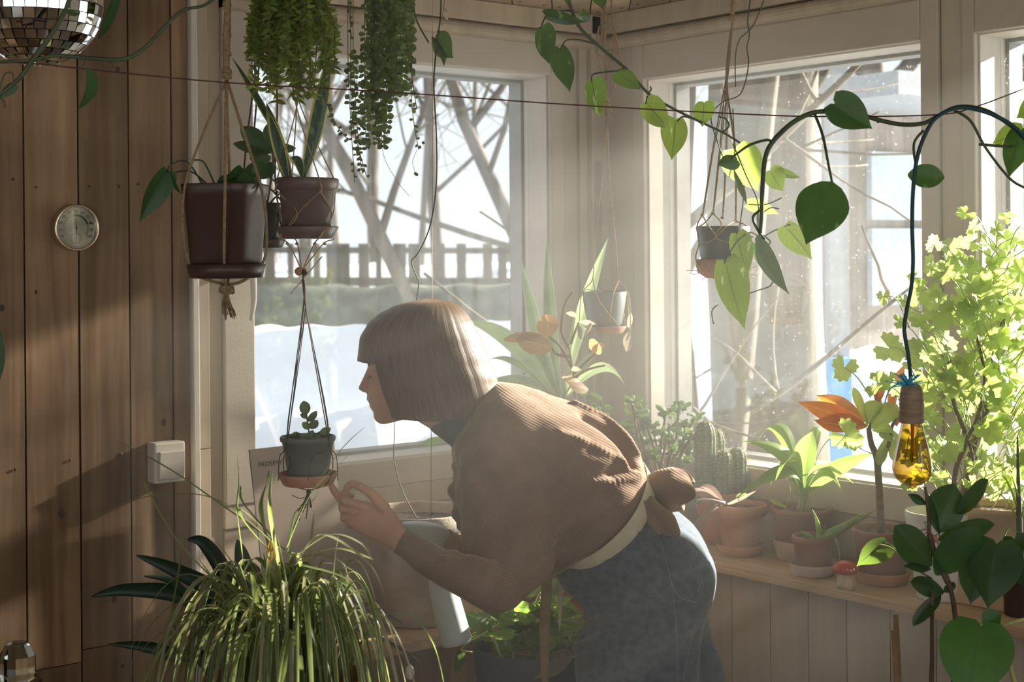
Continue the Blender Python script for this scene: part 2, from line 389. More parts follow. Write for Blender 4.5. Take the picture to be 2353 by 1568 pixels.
w2 = window('window_2', 'y', .172, 1.028, 1.03, 2.008, .04, .045, .073, .09)
w3 = window('window_3', 'y', 1.162, 1.56, 1.03, 2.008, .03, .06, .073, .09)
mb = MB(); c = onL(573, 690, -.03)      # lever handle on the left stile of window_1
box(mb, (c.x - .012, -.024, c.z + .045), (c.x + .012, -.010, c.z + .115)); tube(mb, [(c.x, -.02, c.z + .08), (c.x, -.045, c.z + .078), (c.x, -.048, c.z + .06), (c.x + .002, -.046, c.z - .0), (c.x - .004, -.044, c.z - .045)], [.008, .009, .008, .007, .004], 10, 5)
mb.build('window_handle', M_white, w1)
# --- posts, head trims
mb = MB(); box(mb, (-.148, .0, .9), (-.06, .08, ZC)); box(mb, (-.062, -.03, .0), (.08, .08, ZC)); box(mb, (-.0, -.136, .0), (.08, -.03, ZC)); box(mb, (-.09, -.012, .0), (-.062, .02, ZC))
struct('trim_3', mb, M_frame, .003)
mb = MB(); c = onL(1333, 132); box(mb, (c.x - .004, -.006, c.z - .008), (c.x + .004, .002, c.z + .006)); c = onR(1408, 130); box(mb, (-.006, c.y - .004, c.z - .01), (.002, c.y + .004, c.z + .006))
struct('trim_4', mb, M_dark)
mb = MB(); box(mb, (0, -1.074, .9), (.06, -1.074 + .001, ZC)); box(mb, (-.004, -1.132, .9), (.06, -1.077, ZC)); box(mb, (.03, -1.16, 0), (.1, -1.03, ZC)); struct('trim_5', mb, M_frame, .002)
mb = MB()
box(mb, (-1.15, -.022, 2.102), (.0, .05, 2.128)); tube(mb, [(-1.15, -.012, 2.118), (-.03, -.012, 2.118)], .019, 14); box(mb, (-1.15, -.03, 2.138), (.0, .05, ZC))
struct('trim_6', mb, M_board, .002)
mb = MB()
box(mb, (-.022, -2.6, 2.098), (.05, .0, 2.128)); tube(mb, [(-.012, -2.6, 2.116), (-.012, -.03, 2.116)], .019, 14); box(mb, (-.03, -2.6, 2.138), (.05, .0, ZC))
struct('trim_7', mb, M_board, .002)
# --- right wall: under the windows, and beyond the third window
mb = MB()
box(mb, (-.004, -2.2, .905), (.03, -.1, .955)); box(mb, (.012, -2.2, 0), (.1, -.0, .957)); box(mb, (.0, -4.3, 0), (.1, -1.621, ZC)); box(mb, (.05, -2.2, 2.09), (.12, 0.02, ZC + .1)); box(mb, (.05, -.14, 0), (.12, .12, ZC + .1))
struct('wall_right', mb, M_board, .0015)
mb = MB(); box(mb, (-1.15, .05, 2.1), (.06, .12, ZC + .1)); struct('trim_8', mb, M_board)
# cladding below the bench
mb = MB(); pxs = [1590, 1682, 1770, 1857, 1945, 2045, 2150, 2260, 2370]
ys = [onR(p, 1440, -.19).y for p in pxs]; ys = [-.02, -.2, -.3, -.4, -.5] + ys; ys = sorted(set(ys), reverse=True); ys += [ys[-1] - .105 * k for k in range(1, 9)]
for a, b in zip(ys, ys[1:]): box(mb, (-.19, b + .0012, 0), (-.172, a - .0012, .826))
mb.cur = 1; box(mb, (-.176, ys[-1], 0), (-.15, -.02, .82))
struct('wall_front', mb, [M_clad, M_dark], .001)
# --- ceiling, floor, far sides of the room behind the camera
mb = MB(); dr = V((.66, .75, 0)).normalized(); sd = V((dr.y, -dr.x, 0)); c0 = V((-2, -2, ZC + .012))
for k in range(-32, 33):
    q = c0 + sd * (k * .1); lo = max((-4.1 - q.x) / dr.x, (-4.25 - q.y) / dr.y); hi = min((.08 - q.x) / dr.x, (.08 - q.y) / dr.y)
    if hi - lo > .1: obox(mb, q + dr * ((lo + hi) / 2), dr * ((hi - lo) / 2), sd * .0485, V((0, 0, .011)))
mb.cur = 1; box(mb, (-4.3, -4.4, ZC + .02), (.12, .12, ZC + .1))
mb.cur = 2
for k in range(-6, 16):
    for f in (-.03, .03):
        q = c0 + sd * (k * .1 + f); hi = min((-.07 - q.x) / dr.x, (-.07 - q.y) / dr.y); ball(mb, q + dr * hi + V((0, 0, -.012)), .004, 6, sz=.3)
struct('ceiling', mb, [M_ceil, M_dark, M_knot])
mb = MB()
for k in range(34): box(mb, (-4.2 + k * .13, -4.3, -.03), (-4.2 + k * .13 + .128, .1, 0))
struct('floor', mb, M_floor)
# the two sides behind the camera are windows too, down to a low parapet
mb = MB(); box(mb, (-4.15, -4.3, 0), (-4.05, .06, .75)); box(mb, (-4.15, -4.3, 2.08), (-4.05, .06, ZC + .1))
for y in (-4.3, -3.2, -2.1, -1.0): box(mb, (-4.15, y, .75), (-4.05, y + .12, 2.08))
box(mb, (-4.15, -.9, .75), (-4.05, .06, 2.08)); struct('wall_side', mb, M_frame)
mb = MB(); box(mb, (-4.15, -4.4, 0), (.1, -4.3, .75)); box(mb, (-4.15, -4.4, 2.08), (.1, -4.3, ZC + .1))
for x in (-4.15, -3.1, -2.05, -1.0, -.02): box(mb, (x, -4.4, .75), (x + .12, -4.3, 2.08))
struct('wall_rear', mb, M_frame)
# --- bench board along the right wall
mb = MB(); box(mb, (-.252, -2.6, .83), (-.006, -.14, .85))
for k in range(3): box(mb, (-.2525, -2.6, .833 + k * .006), (-.2515, -.14, .836 + k * .006))
shelf = mb.build('window_bench', M_ply, smooth=False); tag(shelf, 'long plywood bench board that carries the row of potted plants under the right windows', 'shelf')
bevel(shelf, .001)
# ================================================================== outside: snow, trees, fence, shed
M_snow = mat('snow', (.80, .84, .90), .7, .06, 3, .3, bscale=12)
M_bark = mat('bark', (.09, .075, .06), .9, .5, 9, .9, (1, 1, .15), bscale=20, col2=(.17, .145, .12))
M_bark2 = mat('pale_bark', (.07, .058, .042), .9, .45, 7, .8, (1, 1, .12), bscale=16, col2=(.16, .135, .10))
M_hedge = mat('dark_bank', (.10, .11, .09), .95, .5, 6, .6)
M_shed = woodmat('shed_board', (.20, .17, .15), (.32, .28, .25), isl=.3)
M_blue = mat('blue_paint', (.10, .33, .62), .6, .1)
M_roofg = mat('grey_roof', (.30, .32, .35), .7, .1)
GZ = -.35
def hgt(x, y):
    q = V((x, y, 0)); return GZ + .25 * noise.noise(q * .22) + .06 * noise.noise(q * .9)
mb = MB(); n = 70; vs = []; fs = []
for i in range(n + 1):
    for j in range(n + 1):
        x, y = -14 + 64 * i / n, .16 + 60 * (j / n) ** 1.5; vs.append((x, y, hgt(x, y)))
for i in range(n):
    for j in range(n): fs.append((i * (n + 1) + j, (i + 1) * (n + 1) + j, (i + 1) * (n + 1) + j + 1, i * (n + 1) + j + 1))
mb.add(vs, fs)
vs = []; fs = []
for i in range(41):
    for j in range(41):
        x, y = .16 + 45 * (i / 40) ** 1.5, .16 - 30 * j / 40; vs.append((x, y, hgt(x, y)))
for i in range(40):
    for j in range(40): fs.append((i * 41 + j, i * 41 + j + 1, (i + 1) * 41 + j + 1, (i + 1) * 41 + j))
mb.add(vs, fs)
for (x0, y0, x1, y1) in ((-20, -26, .15, -4.45), (-20, -4.45, -4.2, .16), (-20, .16, -14, 10)): mb.add([(x0, y0, GZ), (x1, y0, GZ), (x1, y1, GZ), (x0, y1, GZ)], [(0, 1, 2, 3)])
o = mb.build('snow_ground', M_snow); o['kind'] = 'structure'
def ridge(name, px0, px1, d, ytop, depth, m, seed, amp=14, zb=GZ - .1):
    """a long mound across the view at distance d whose crest shows at ytop"""
    mb = MB(); vs = []; fs = []; K, J = 60, 14
    for i in range(K + 1):
        px = px0 + (px1 - px0) * i / K; nz = noise.noise(V((i * .13, seed, 0))); y = ytop(px) + amp * nz
        top = P(px, y, d).z
        for j in range(J + 1):
            s = (j / J) * 2 - 1; dd = d + s * depth; b = P(px, y, dd); z = zb + (top - zb) * max(0, 1 - abs(s) ** 2.2) + .04 * noise.noise(V((i * .3, j * .4, seed)))
            vs.append((b.x, b.y, z))
    for i in range(K):
        for j in range(J): fs.append((i * (J + 1) + j, (i + 1) * (J + 1) + j, (i + 1) * (J + 1) + j + 1, i * (J + 1) + j + 1))
    mb.add(vs, fs); o = mb.build(name, m); return o
o = ridge('snow_bank', 250, 1420, 7.2, lambda p: 748 - .01 * (p - 580), 1.6, M_snow, 1.2, 9); tag(o, 'high snow bank piled just beyond the left window', 'snow bank', kind='thing')
o = ridge('snow_mound', 250, 1300, 5.6, lambda p: 948 + .02 * (p - 580), .9, M_snow, 5.7, 16); tag(o, 'low snow mound close under the left window glass', 'snow bank', kind='thing')
o = ridge('snow_drift', 1380, 2100, 8.0, lambda p: 800, 1.5, M_snow, 9.1, 22); tag(o, 'snow drift behind the thin trunks seen through the right window', 'snow bank', kind='thing')
o = ridge('hedge', 250, 1500, 13.5, lambda p: 655, .8, M_hedge, 3.3, 12); tag(o, 'low dark hedge running behind the snow bank', 'hedge')
o = ridge('snow_field', 200, 1560, 24, lambda p: 606, 2.5, M_snow, 7.4, 6); tag(o, 'far sunlit snow slope behind the rail fence', 'snow bank', kind='thing')
mb = MB(); rf = random.Random(11)
def rail(y0, th):
    a, b = P(480, y0, 17), P(1500, y0 + 4, 17); obox(mb, (a + b) / 2, (b - a) / 2, FWD * .03, V((0, 0, th)))
rail(574, .035); rail(646, .05)
x = 520
while x < 1480:
    a = P(x, 560, 17); obox(mb, V((a.x, a.y, (a.z + GZ) / 2)), RGT0 * (.03 + .05 * rf.random()), FWD * .03, V((0, 0, (a.z - GZ) / 2))); x += rf.choice((34, 48, 60, 26))
fence = mb.build('rail_fence', M_bark, smooth=False); tag(fence, 'dark wooden fence with uneven posts in front of the bright snow slope', 'fence')
def grow(mb, p, d, r, ln, lev, rg, up=.25):
    k = 6; pts = [p]; dr = d.normalized()
    for i in range(k):
        dr = (dr + V((rg.gauss(0, .09), rg.gauss(0, .09), rg.gauss(0, .06) + up * .06))).normalized(); pts.append(pts[-1] + dr * (ln / k))
    tube(mb, pts, [r, r * .8, r * .62, r * .45], 8 if lev > 1 else 4, 0)
    if lev > 0:
        for i in range(rg.randint(6, 8) if lev > 1 else 6):
            f = rg.uniform(.3, 1); q = lerp_list(pts, f); a = rg.uniform(0, 6.28); o = dr.orthogonal().normalized(); o = Matrix.Rotation(a, 3, dr) @ o
            grow(mb, q, (dr * rg.uniform(.4, .9) + o), r * rg.uniform(.3, .5), ln * rg.uniform(.35, .6), lev - 1, rg, up)
def tree(px, d, h, r, seed, label, m=None, lean=(0, 0), lev=3, ybase=None, group='bare trees outside'):
    rg = random.Random(seed); b = P(px, 700, d); b.z = hgt(b.x, b.y) - .1; mb = MB()
    grow(mb, b, V((lean[0], lean[1], 1)), r, h, lev, rg, .5)
    return tag(mb.build('bare_tree', m or M_bark), label, 'tree', group)
tree(1180, 12, 6.0, .075, 5, 'dark bare tree leaning left behind the right part of the left window', lean=(-.30, .2))
tree(1330, 13, 6.8, .08, 6, 'bare tree half hidden behind the corner post of the room', lean=(-.25, .25))
tree(700, 21, 9, .11, 7, 'slender bare tree behind the fence, left in the left window', lean=(.05, 0))
tree(880, 24, 10, .13, 8, 'tall bare tree far behind the fence, middle of the left window', lean=(.02, 0))
tree(1040, 22, 9.5, .12, 9, 'bare tree behind the fence, just right of the hanging vine', lean=(-.06, 0))
for i, (px, d) in enumerate([(600, 27), (780, 28), (960, 30), (1120, 29), (1240, 26), (1440, 24), (1540, 30)]):
    tree(px, d, 11, .09, 20 + i, ['far bare tree at the left edge of the left window', 'far bare tree above the string of small leaves', 'far bare tree between the trailing plant and the cord', 'far bare tree right of the hanging cord', 'far bare tree near the right edge of the left window', 'far bare tree seen past the corner post', 'far bare tree at the left edge of the right window'][i])
tree(1590, 5.6, 2.6, .05, 41, 'forked thin tree in the snow behind the jade plant', M_bark2, (-.12, 0), 2)
tree(1650, 5.2, 3.4, .045, 42, 'thin straight trunk left of the thick trunk', M_bark2, (.02, 0), 1)
# thick trunk close to the right window
mb = MB(); rg = random.Random(4)
base = P(1770, 1250, 5.6)
pts = [V((base.x, base.y, GZ - .2 + k * .5)) + RGT0 * (.02 * math.sin(k)) for k in range(9)]
vs = []; n = 40
for k, p in enumerate(pts):
    for j in range(n):
        a = 2 * math.pi * j / n; rr = .205 * (1 + .35 * math.exp(-k * .9)) * (1 + .08 * noise.noise(V((math.cos(a) * 2, math.sin(a) * 2, k * .4))) + .03 * noise.noise(V((math.cos(a) * 9, math.sin(a) * 9, k * .5)))); vs.append(p + V((rr * math.cos(a), rr * math.sin(a), 0)))
mb.add(vs, [(k * n + j, k * n + (j + 1) % n, (k + 1) * n + (j + 1) % n, (k + 1) * n + j) for k in range(8) for j in range(n)])
for k in range(0): grow(mb, pts[6] + V((0, 0, .2 * k)), V((rg.uniform(-1, 1), rg.uniform(-1, 1), 1)), .06, 2, 2, rg)
tag(mb.build('thick_tree', M_bark2), 'thick pale trunk right behind the right window', 'tree')
# shed to the right, with plank walls and a lean-to roof
sd0 = P(1895, 700, 8.2); sd1 = P(2520, 700, 9.6)
sh = thing('shed', 'grey wooden shed with a snowy flat roof behind the right windows', 'shed', V((sd0.x, sd0.y, GZ)))
dx = (sd1 - sd0); dx.z = 0; L = dx.length; dx.normalize(); nx = V((-dx.y, dx.x, 0)); zt = P(1900, 250, 8.2).z; zr = P(1900, 470, 8.2).z
mb = MB(); k = 0
while k * .16 < L:
    p = V((sd0.x, sd0.y, 0)) + dx * (k * .16 + .08); obox(mb, V((p.x, p.y, (zt + GZ) / 2)), dx * .078, nx * .02, V((0, 0, (zt - GZ) / 2))); k += 1
mb.build('plank_wall', M_shed, sh, smooth=False)
mb = MB(); p = V((sd0.x, sd0.y, zt + .05)) + dx * (L / 2) - nx * .2; obox(mb, p, dx * (L / 2 + .3), nx * .6, V((0, 0, .06))); mb.build('roof', M_roofg, sh, smooth=False)
mb = MB(); a = V((sd0.x, sd0.y, 0)) + dx * .62 - nx * .04
for (z0, z1) in ((P(0, 720, 8.2).z, P(0, 540, 8.2).z), (P(0, 520, 8.2).z, P(0, 360, 8.2).z)): obox(mb, V((a.x, a.y, (z0 + z1) / 2)), dx * .3, nx * .02, V((0, 0, (z1 - z0) / 2)))
mb.build('window_pane', mat('shed_glass', (.45, .52, .6), .2, .1), sh, smooth=False)
mb = MB(); p = P(1800, 215, 8.0) 
obox(mb, P(1850, 880, 7.4), RGT0 * 0.002, FWD * .05, V((0, 0, .6)))
mb = MB(); p = P(1925, 900, 6.6); obox(mb, V((p.x, p.y, (P(0, 838, 6.6).z + GZ) / 2)), RGT0 * .05, FWD * .05, V((0, 0, (P(0, 838, 6.6).z - GZ) / 2)))
o = mb.build('blue_post', M_blue, smooth=False); tag(o, 'sky blue painted post in the yard behind the orange croton leaf', 'post')
mb = MB(); p = P(1925, 700, 6.7); obox(mb, V((p.x, p.y, P(0, 560, 6.7).z)), RGT0 * .045, FWD * .04, V((0, 0, .95))); o = mb.build('grey_downpipe', M_roofg, smooth=False); tag(o, 'pale grey upright pole standing above the blue post outside', 'post')
for i, (px, d, h) in enumerate([(1960, 14, 7), (2080, 13, 8), (2200, 15, 9), (2330, 14, 8), (1850, 16, 9)]):
    tree(px, d, h, .17, 60 + i, ['bare tree over the shed roof, right of the thick trunk', 'bare tree over the shed roof, left of the window post', 'bare tree behind the window post of the right wall', 'bare tree at the far right edge of the view', 'bare tree straight behind the thick trunk'][i])
# unseen twig column added outside to thin the sunlight on the plank wall
mb = MB(); rg = random.Random(50); tube(mb, [(5.5, -1.24, GZ - .1), (5.5, -1.24, 4.6)], [.03, .008], 8)
for k in range(640):
    z = rg.uniform(.6, 4.6); a = rg.uniform(0, 6.28); q = V((5.5, -1.24, z)); r = .26 * (1 - .3 * z / 4.6); e = q + V((r * math.cos(a), r * math.sin(a), rg.uniform(-.12, .06))); tube(mb, [q, e], [.008, .004], 4)
tag(mb.build('added_sun_filter', M_bark), 'added twig column out of view right of the windows, thinning the sun', 'tree', 'bare trees outside')
# ================================================================== the woman bending to the little pot
from mathutils.bvhtree import BVHTree
P_room = P
def P(px, py, d): return P_room(px, py, d * 1.05)
M_skin = mat('skin', (.56, .32, .22), .5, .10, 18, .06, sss=.25, bscale=300, spec=.35)
M_lip = mat('lip', (.46, .19, .15), .45, .1)
M_lash = mat('lash', (.03, .022, .018), .7)
M_denim = mat('denim', (.075, .10, .14), .85, .28, 60, .25, bscale=700, sheen=.2)
M_seam = mat('denim_seam', (.16, .19, .23), .8, .2)
M_collar = mat('dark_jersey', (.035, .05, .062), .85, .2, 90, .1)
M_cream = mat('cream_webbing', (.62, .56, .40), .8, .08, 60, .2, bscale=500)
M_suede = mat('suede', (.30, .19, .10), .9, .2, 40, .2)
M_shoe = mat('shoe', (.05, .045, .04), .6)
m, t, out = nt('brown_knit')
tc = N(t, 'TexCoord'); dirv = (RGT0 * .50 - V((0, 0, 1)) * -.86)     # ribs run along the back, so they alternate across it
dt = N(t, 'VectorMath', {0: tc.outputs['Object'], 1: tuple(RGT0 * .48 + V((0, 0, .88)))}, operation='DOT_PRODUCT')
n0 = N(t, 'TexNoise', {'Vector': tc.outputs['Object'], 'Scale': 13., 'Detail': 3.})
a1 = N(t, 'Math', {0: n0.outputs[0], 1: .005}, operation='MULTIPLY'); a2 = N(t, 'Math', {0: dt.outputs['Value'], 1: a1.outputs[0]}, operation='ADD')
a3 = N(t, 'Math', {0: a2.outputs[0], 1: 2 * math.pi / .0044}, operation='MULTIPLY'); a4 = N(t, 'Math', {0: a3.outputs[0]}, operation='SINE')
fz = N(t, 'TexNoise', {'Vector': tc.outputs['Object'], 'Scale': 420., 'Detail': 3.})
hh = N(t, 'Math', {0: a4.outputs[0], 1: fz.outputs[0]}, operation='ADD')
cc = ramp(t, n0.outputs[0], [(.3, (.20, .130, .092)), (.7, (.29, .195, .142))])
r4 = N(t, 'MapRange', {'Value': a4.outputs[0], 'From Min': -1., 'To Min': .84, 'To Max': 1.04}); cm2 = N(t, 'MixRGB', {0: 1., 1: cc, 2: r4.outputs[0]}, blend_type='MULTIPLY')
bp = N(t, 'Bump', {'Height': hh.outputs[0], 'Strength': .16, 'Distance': .0013})
b = N(t, 'BsdfPrincipled', {'Base Color': cm2.outputs[0], 'Roughness': .95, 'Specular IOR Level': .1, 'Sheen Weight': .45, 'Sheen Tint': (.9, .72, .58), 'Sheen Roughness': .4, 'Normal': bp.outputs[0]})
t.links.new(b.outputs[0], out.inputs[0]); M_knit = m
m, t, out = nt('brown_hair')
tc = N(t, 'TexCoord'); mp = N(t, 'Mapping', {'Vector': tc.outputs['UV'], 'Scale': (1, .02, 1)})
n0 = N(t, 'TexNoise', {'Vector': mp.outputs[0], 'Scale': 190., 'Detail': 4.})
cc = ramp(t, n0.outputs[0], [(.3, (.030, .017, .010)), (.7, (.115, .062, .034))])
bp = N(t, 'Bump', {'Height': n0.outputs[0], 'Strength': .22, 'Distance': .003})
b = N(t, 'BsdfPrincipled', {'Base Color': cc, 'Roughness': .52, 'Specular IOR Level': .22, 'Anisotropic': .4, 'Sheen Weight': .08, 'Sheen Tint': (.8, .5, .3), 'Normal': bp.outputs[0]})
t.links.new(b.outputs[0], out.inputs[0]); M_hair = m
def table(tb, y):
    for (y0, *a), (y1, *b) in zip(tb, tb[1:]):
        if y <= y1:
            f = min(1, max(0, (y - y0) / (y1 - y0))); f = f if len(tb) > 25 else f * f * (3 - 2 * f) * .4 + f * .6
            return [p + (q - p) * f for p, q in zip(a, b)]
    return list(tb[-1][1:])
PERS = thing('person', 'woman with a brown bob bending forward in brown sweater and jeans, touching a hanging pot', 'person', V((P(1480, 1500, 2.88).x, P(1480, 1500, 2.88).y, 0)))
HD = 2.87
# front line of the face: y, x of the profile, x of the face without nose and lips, half width of the bump (m)
FACE = [(700, 950, 950, .02), (716, 900, 900, .02), (740, 866, 866, .02), (770, 851, 851, .02), (805, 843, 843, .02), (828, 842, 843, .014), (835, 844, 846.5, .010), (841, 845, 849.5, .009), (848, 842.5, 850.5, .0085), (856, 839, 851, .009), (866, 834.5, 851, .010), (876, 830, 850.5, .0115), (884, 826, 850, .0135), (890, 823.2, 849.5, .0150), (894, 823.2, 849, .0155), (898, 827, 848.5, .0155), (901, 838, 848, .015), (904, 843, 848.5, .013), (909, 843.5, 849.5, .018), (914, 842, 850.5, .022), (919, 842.5, 851.5, .024), (923, 846, 852.3, .025), (925.5, 848.6, 853, .026), (928, 848.5, 853.6, .026), (933, 848.6, 855, .024), (938, 851, 856.5, .022), (943, 856, 858, .02), (950, 858.4, 860, .022), (958, 858.6, 862, .024), (964, 861, 866, .024), (969, 865.5, 870, .02), (972.5, 871, 874, .02), (974.6, 878, 879, .02)]
BACK = [(700, 1000, .030), (716, 1040, .052), (740, 1066, .066), (770, 1082, .0735), (805, 1088, .0765), (835, 1086, .0755), (865, 1078, .0730), (890, 1066, .0700), (910, 1050, .0665), (930, 1026, .0605), (945, 990, .054), (955, 960, .046), (962, 935, .038), (968, 912, .029), (972, 897, .020), (974.6, 884, .008)]
mb = MB(); n = 96; ysr = [700 + 4.2 * i for i in range(30)] + [826 + 1.5 * i for i in range(100)]; ysr = [y for y in ysr if y < 974.6] + [974.6]; vs = []; k = len(ysr)
for y in ysr:
    xf, xb, sg = table(FACE, y); xk, wd = table(BACK, y); c = (xb + xk) / 2; a = (xk - xb) / 2
    for j in range(n):
        q = 2 * math.pi * j / n; cq, sq = math.cos(q), math.sin(q); ex = 2.35
        u = math.copysign(abs(cq) ** (2 / ex), cq); s = math.copysign(abs(sq) ** (2 / ex), sq); lat = s * wd; x = c - a * u
        if cq > 0:
            x -= (xb - xf) * math.exp(-(lat / sg) ** 2)
            e = math.exp(-((abs(lat) - .031) / .017) ** 2); x += 7.5 * e * math.exp(-((y - 853) / 13) ** 2)          # eye sockets
            x -= 4.0 * math.exp(-((abs(lat) - .046) / .016) ** 2) * math.exp(-((y - 882) / 15) ** 2)                     # cheek bones
            x -= 3.0 * math.exp(-((abs(lat) - .026) / .02) ** 2) * math.exp(-((y - 833) / 6) ** 2)                       # brow ridge
        vs.append(P(x, y, HD) + FWD * lat)
fs = [(i * n + j, i * n + (j + 1) % n, (i + 1) * n + (j + 1) % n, (i + 1) * n + j) for i in range(k - 1) for j in range(n)]
fs += [tuple(range(n - 1, -1, -1)), tuple((k - 1) * n + j for j in range(n))]
mb.add(vs, fs)
for s in (-1, 1):
    ball(mb, P(866.5, 857, HD) + FWD * (s * .031), .0122, 16)                                                             # lowered lids over the eyeballs
    ball(mb, P(838, 896.5, HD) + FWD * (s * .0115), .0055, 12, 1, 1, .8)                                                 # wings of the nose
    ball(mb, P(958, 868, HD) + FWD * (s * .074), .016, 12, 1.0, .5, 1.7)                                                  # ears, under the hair
loft(mb, [(925, 905, 1050, 850, HD, .05), (944, 955, 1062, 888, HD, .053), (960, 968, 1078, 902, HD, .055), (994, 990, 1108, 920, HD, .058), (1040, 1030, 1150, 935, HD + .01, .075), (1080, 1080, 1210, 950, HD + .01, .13)], 32, sm=4)
loft(mb, [(1060, 1030, 1190, 935, 2.88, .13), (1090, 1130, 1270, 950, 2.88, .15), (1150, 1220, 1350, 985, 2.88, .13), (1250, 1250, 1430, 1060, 2.88, .125), (1300, 1290, 1500, 1180, 2.88, .14), (1330, 1360, 1600, 1290, 2.88, .14), (1380, 1390, 1600, 1370, 2.88, .12)], 28, sm=3)
def limb(pts, rad, n=14, sm=5): tube(mb, [P(*p) for p in pts], rad, n, sm)
limb([(1150, 1000, 2.87), (1155, 1100, 2.81), (1160, 1250, 2.775), (1150, 1345, 2.70)], [.046, .042, .038, .034])
limb([(1150, 1345, 2.70), (1060, 1322, 2.66), (970, 1266, 2.665), (915, 1237, 2.675)], [.034, .032, .0225, .020])
loft(mb, [(962, 1236, 932, 1284, 2.67, .021), (929, 1213, 899, 1264, 2.675, .0215), (914, 1188, 868, 1246, 2.685, .0185), (899, 1168, 838, 1233, 2.69, .0175), (878, 1156, 815, 1219, 2.692, .0165), (856, 1154, 800, 1207, 2.695, .014), (840, 1156, 790, 1198, 2.70, .010)], 24, sm=4, ex=2.3)
def finger(pts, rad): tube(mb, [P(*p) for p in pts], [r * .00083 for r in rad], 14, 5); ball(mb, P(*pts[-1]), rad[-1] * .00083, 12)
finger([(852, 1168, 2.692), (818, 1158.5, 2.690), (788, 1150, 2.692), (771, 1132, 2.70), (761, 1116, 2.706)], [13, 11.2, 10.8, 9.6, 7.4])                # index, its tip at the saucer
finger([(886, 1172, 2.682), (856, 1138, 2.672), (829, 1119.5, 2.676), (811, 1112.5, 2.684), (799, 1119, 2.692), (794, 1133, 2.697)], [15, 11.5, 10.2, 9.8, 9.2, 7.6])  # thumb
finger([(846, 1178, 2.696), (812, 1172, 2.695), (789, 1169, 2.704), (787, 1156, 2.727), (797, 1144, 2.738), (808, 1139, 2.742)], [12, 10.5, 9.8, 9, 8.2, 7])  # middle, curled
finger([(838, 1194, 2.696), (810, 1191, 2.698), (792, 1191, 2.708), (795, 1184, 2.732), (812, 1179, 2.745)], [11.5, 10, 9.4, 8.8, 7.4])                    # ring
finger([(835, 1210, 2.698), (815, 1208, 2.702), (801, 1207, 2.712), (805, 1201, 2.733), (820, 1198, 2.742)], [10.5, 9, 8.4, 7.8, 6.6])                    # little
for (x, y, d, r) in ((790, 1150, 2.687, 9.6), (787, 1170, 2.70, 9.8), (790, 1191, 2.705, 9.2), (829, 1118, 2.674, 9.6), (811, 1111, 2.683, 9.4)): ball(mb, P(x, y, d), r * .0009, 10)
# right arm and the hand round the neck of the sprayer
limb([(1150, 990, 3.0), (1170, 1150, 3.06), (1190, 1310, 3.07)], [.05, .044, .038])
limb([(1190, 1310, 3.07), (1120, 1290, 3.02), (1066, 1262, 2.975)], [.038, .032, .024])
loft(mb, [(1078, 1240, 1072, 1290, 2.975, .02), (1050, 1226, 1042, 1292, 2.965, .017), (1030, 1217, 1022, 1296, 2.955, .016), (1014, 1222, 1008, 1296, 2.95, .012)], 20, sm=4, ex=2.4)
finger([(1036, 1228, 2.955), (1012, 1222.5, 2.945), (995, 1222, 2.935), (984, 1231, 2.925), (979, 1243, 2.925)], [12, 11, 10.2, 9.4, 7.8])
for q in range(3): finger([(1030, 1250 + 17 * q, 2.952), (1005, 1248 + 17 * q, 2.935), (988, 1251 + 17 * q, 2.918), (976, 1258 + 17 * q, 2.928), (974, 1262 + 17 * q, 2.948)], [11.5, 10.6, 10, 9, 7.6])
finger([(1052, 1240, 2.982), (1025, 1244, 2.992), (1000, 1250, 2.99), (986, 1256, 2.982)], [13, 11, 10, 8])
limb([(1450, 1330, 2.81), (1468, 1600, 2.80), (1480, 1950, 2.80), (1490, 2380, 2.80)], [.085, .07, .05, .035]); limb([(1470, 1330, 2.97), (1500, 1600, 2.98), (1530, 1950, 2.98), (1540, 2280, 2.98)], [.085, .07, .05, .035])
body = remeshed(mb, 'body', M_skin, .0023, PERS, 3)
# nails, lashes, brows, lips: small parts of the face and hand
mb = MB(); ob = obox
for (x, y, d, ax, ay) in ((757.5, 1117.5, 2.7005, (-4, -8), (4, -2)), (789.5, 1133, 2.692, (-1, 7), (4, 1))):
    c = P(x, y, d); a = P(x + ax[0] * .7, y + ax[1] * .7, d) - c; b2 = FWD * .0042; nn = a.cross(b2).normalized() * .0006; obox(mb, c + a * .2, a, b2, nn)
nl = mb.build('fingernail', mat('nail', (.66, .42, .33), .3, .05), PERS)
for s in (-1, 1):
    mb = MB()
    for q in range(9):
        f = (q - 4) / 4; c = P(855.2 + 2.2 * f * f, 861.5, HD) + FWD * (s * .031 + f * .011); tube(mb, [c, P(850.5, 865.5, HD) + FWD * (s * .031 + f * .0135), P(847.5, 866.5, HD) + FWD * (s * .031 + f * .015)], [.0005, .0004, .0002], 4)
    mb.build('eyelashes', M_lash, PERS); mb = MB()
    tube(mb, [P(851 + 4 * abs(f) ** 2, 838 - 3 * (1 - f * f), HD) + FWD * (s * (.032 + f * .018)) for f in (-1, -.5, 0, .5, 1)], [.0012, .0022, .0022, .0008], 6, 4); mb.build('eyebrow', M_lash, PERS)
    mb = MB(); tube(mb, [P(853.2 + 1.6 * f * f, 862.0 - .8 * (1 - f * f), HD) + FWD * (s * .031 + f * .0112) for f in (-1, -.5, 0, .5, 1)], [.0004, .0011, .0012, .0004], 6, 4); mb.build('eyelid_line', M_lash, PERS)
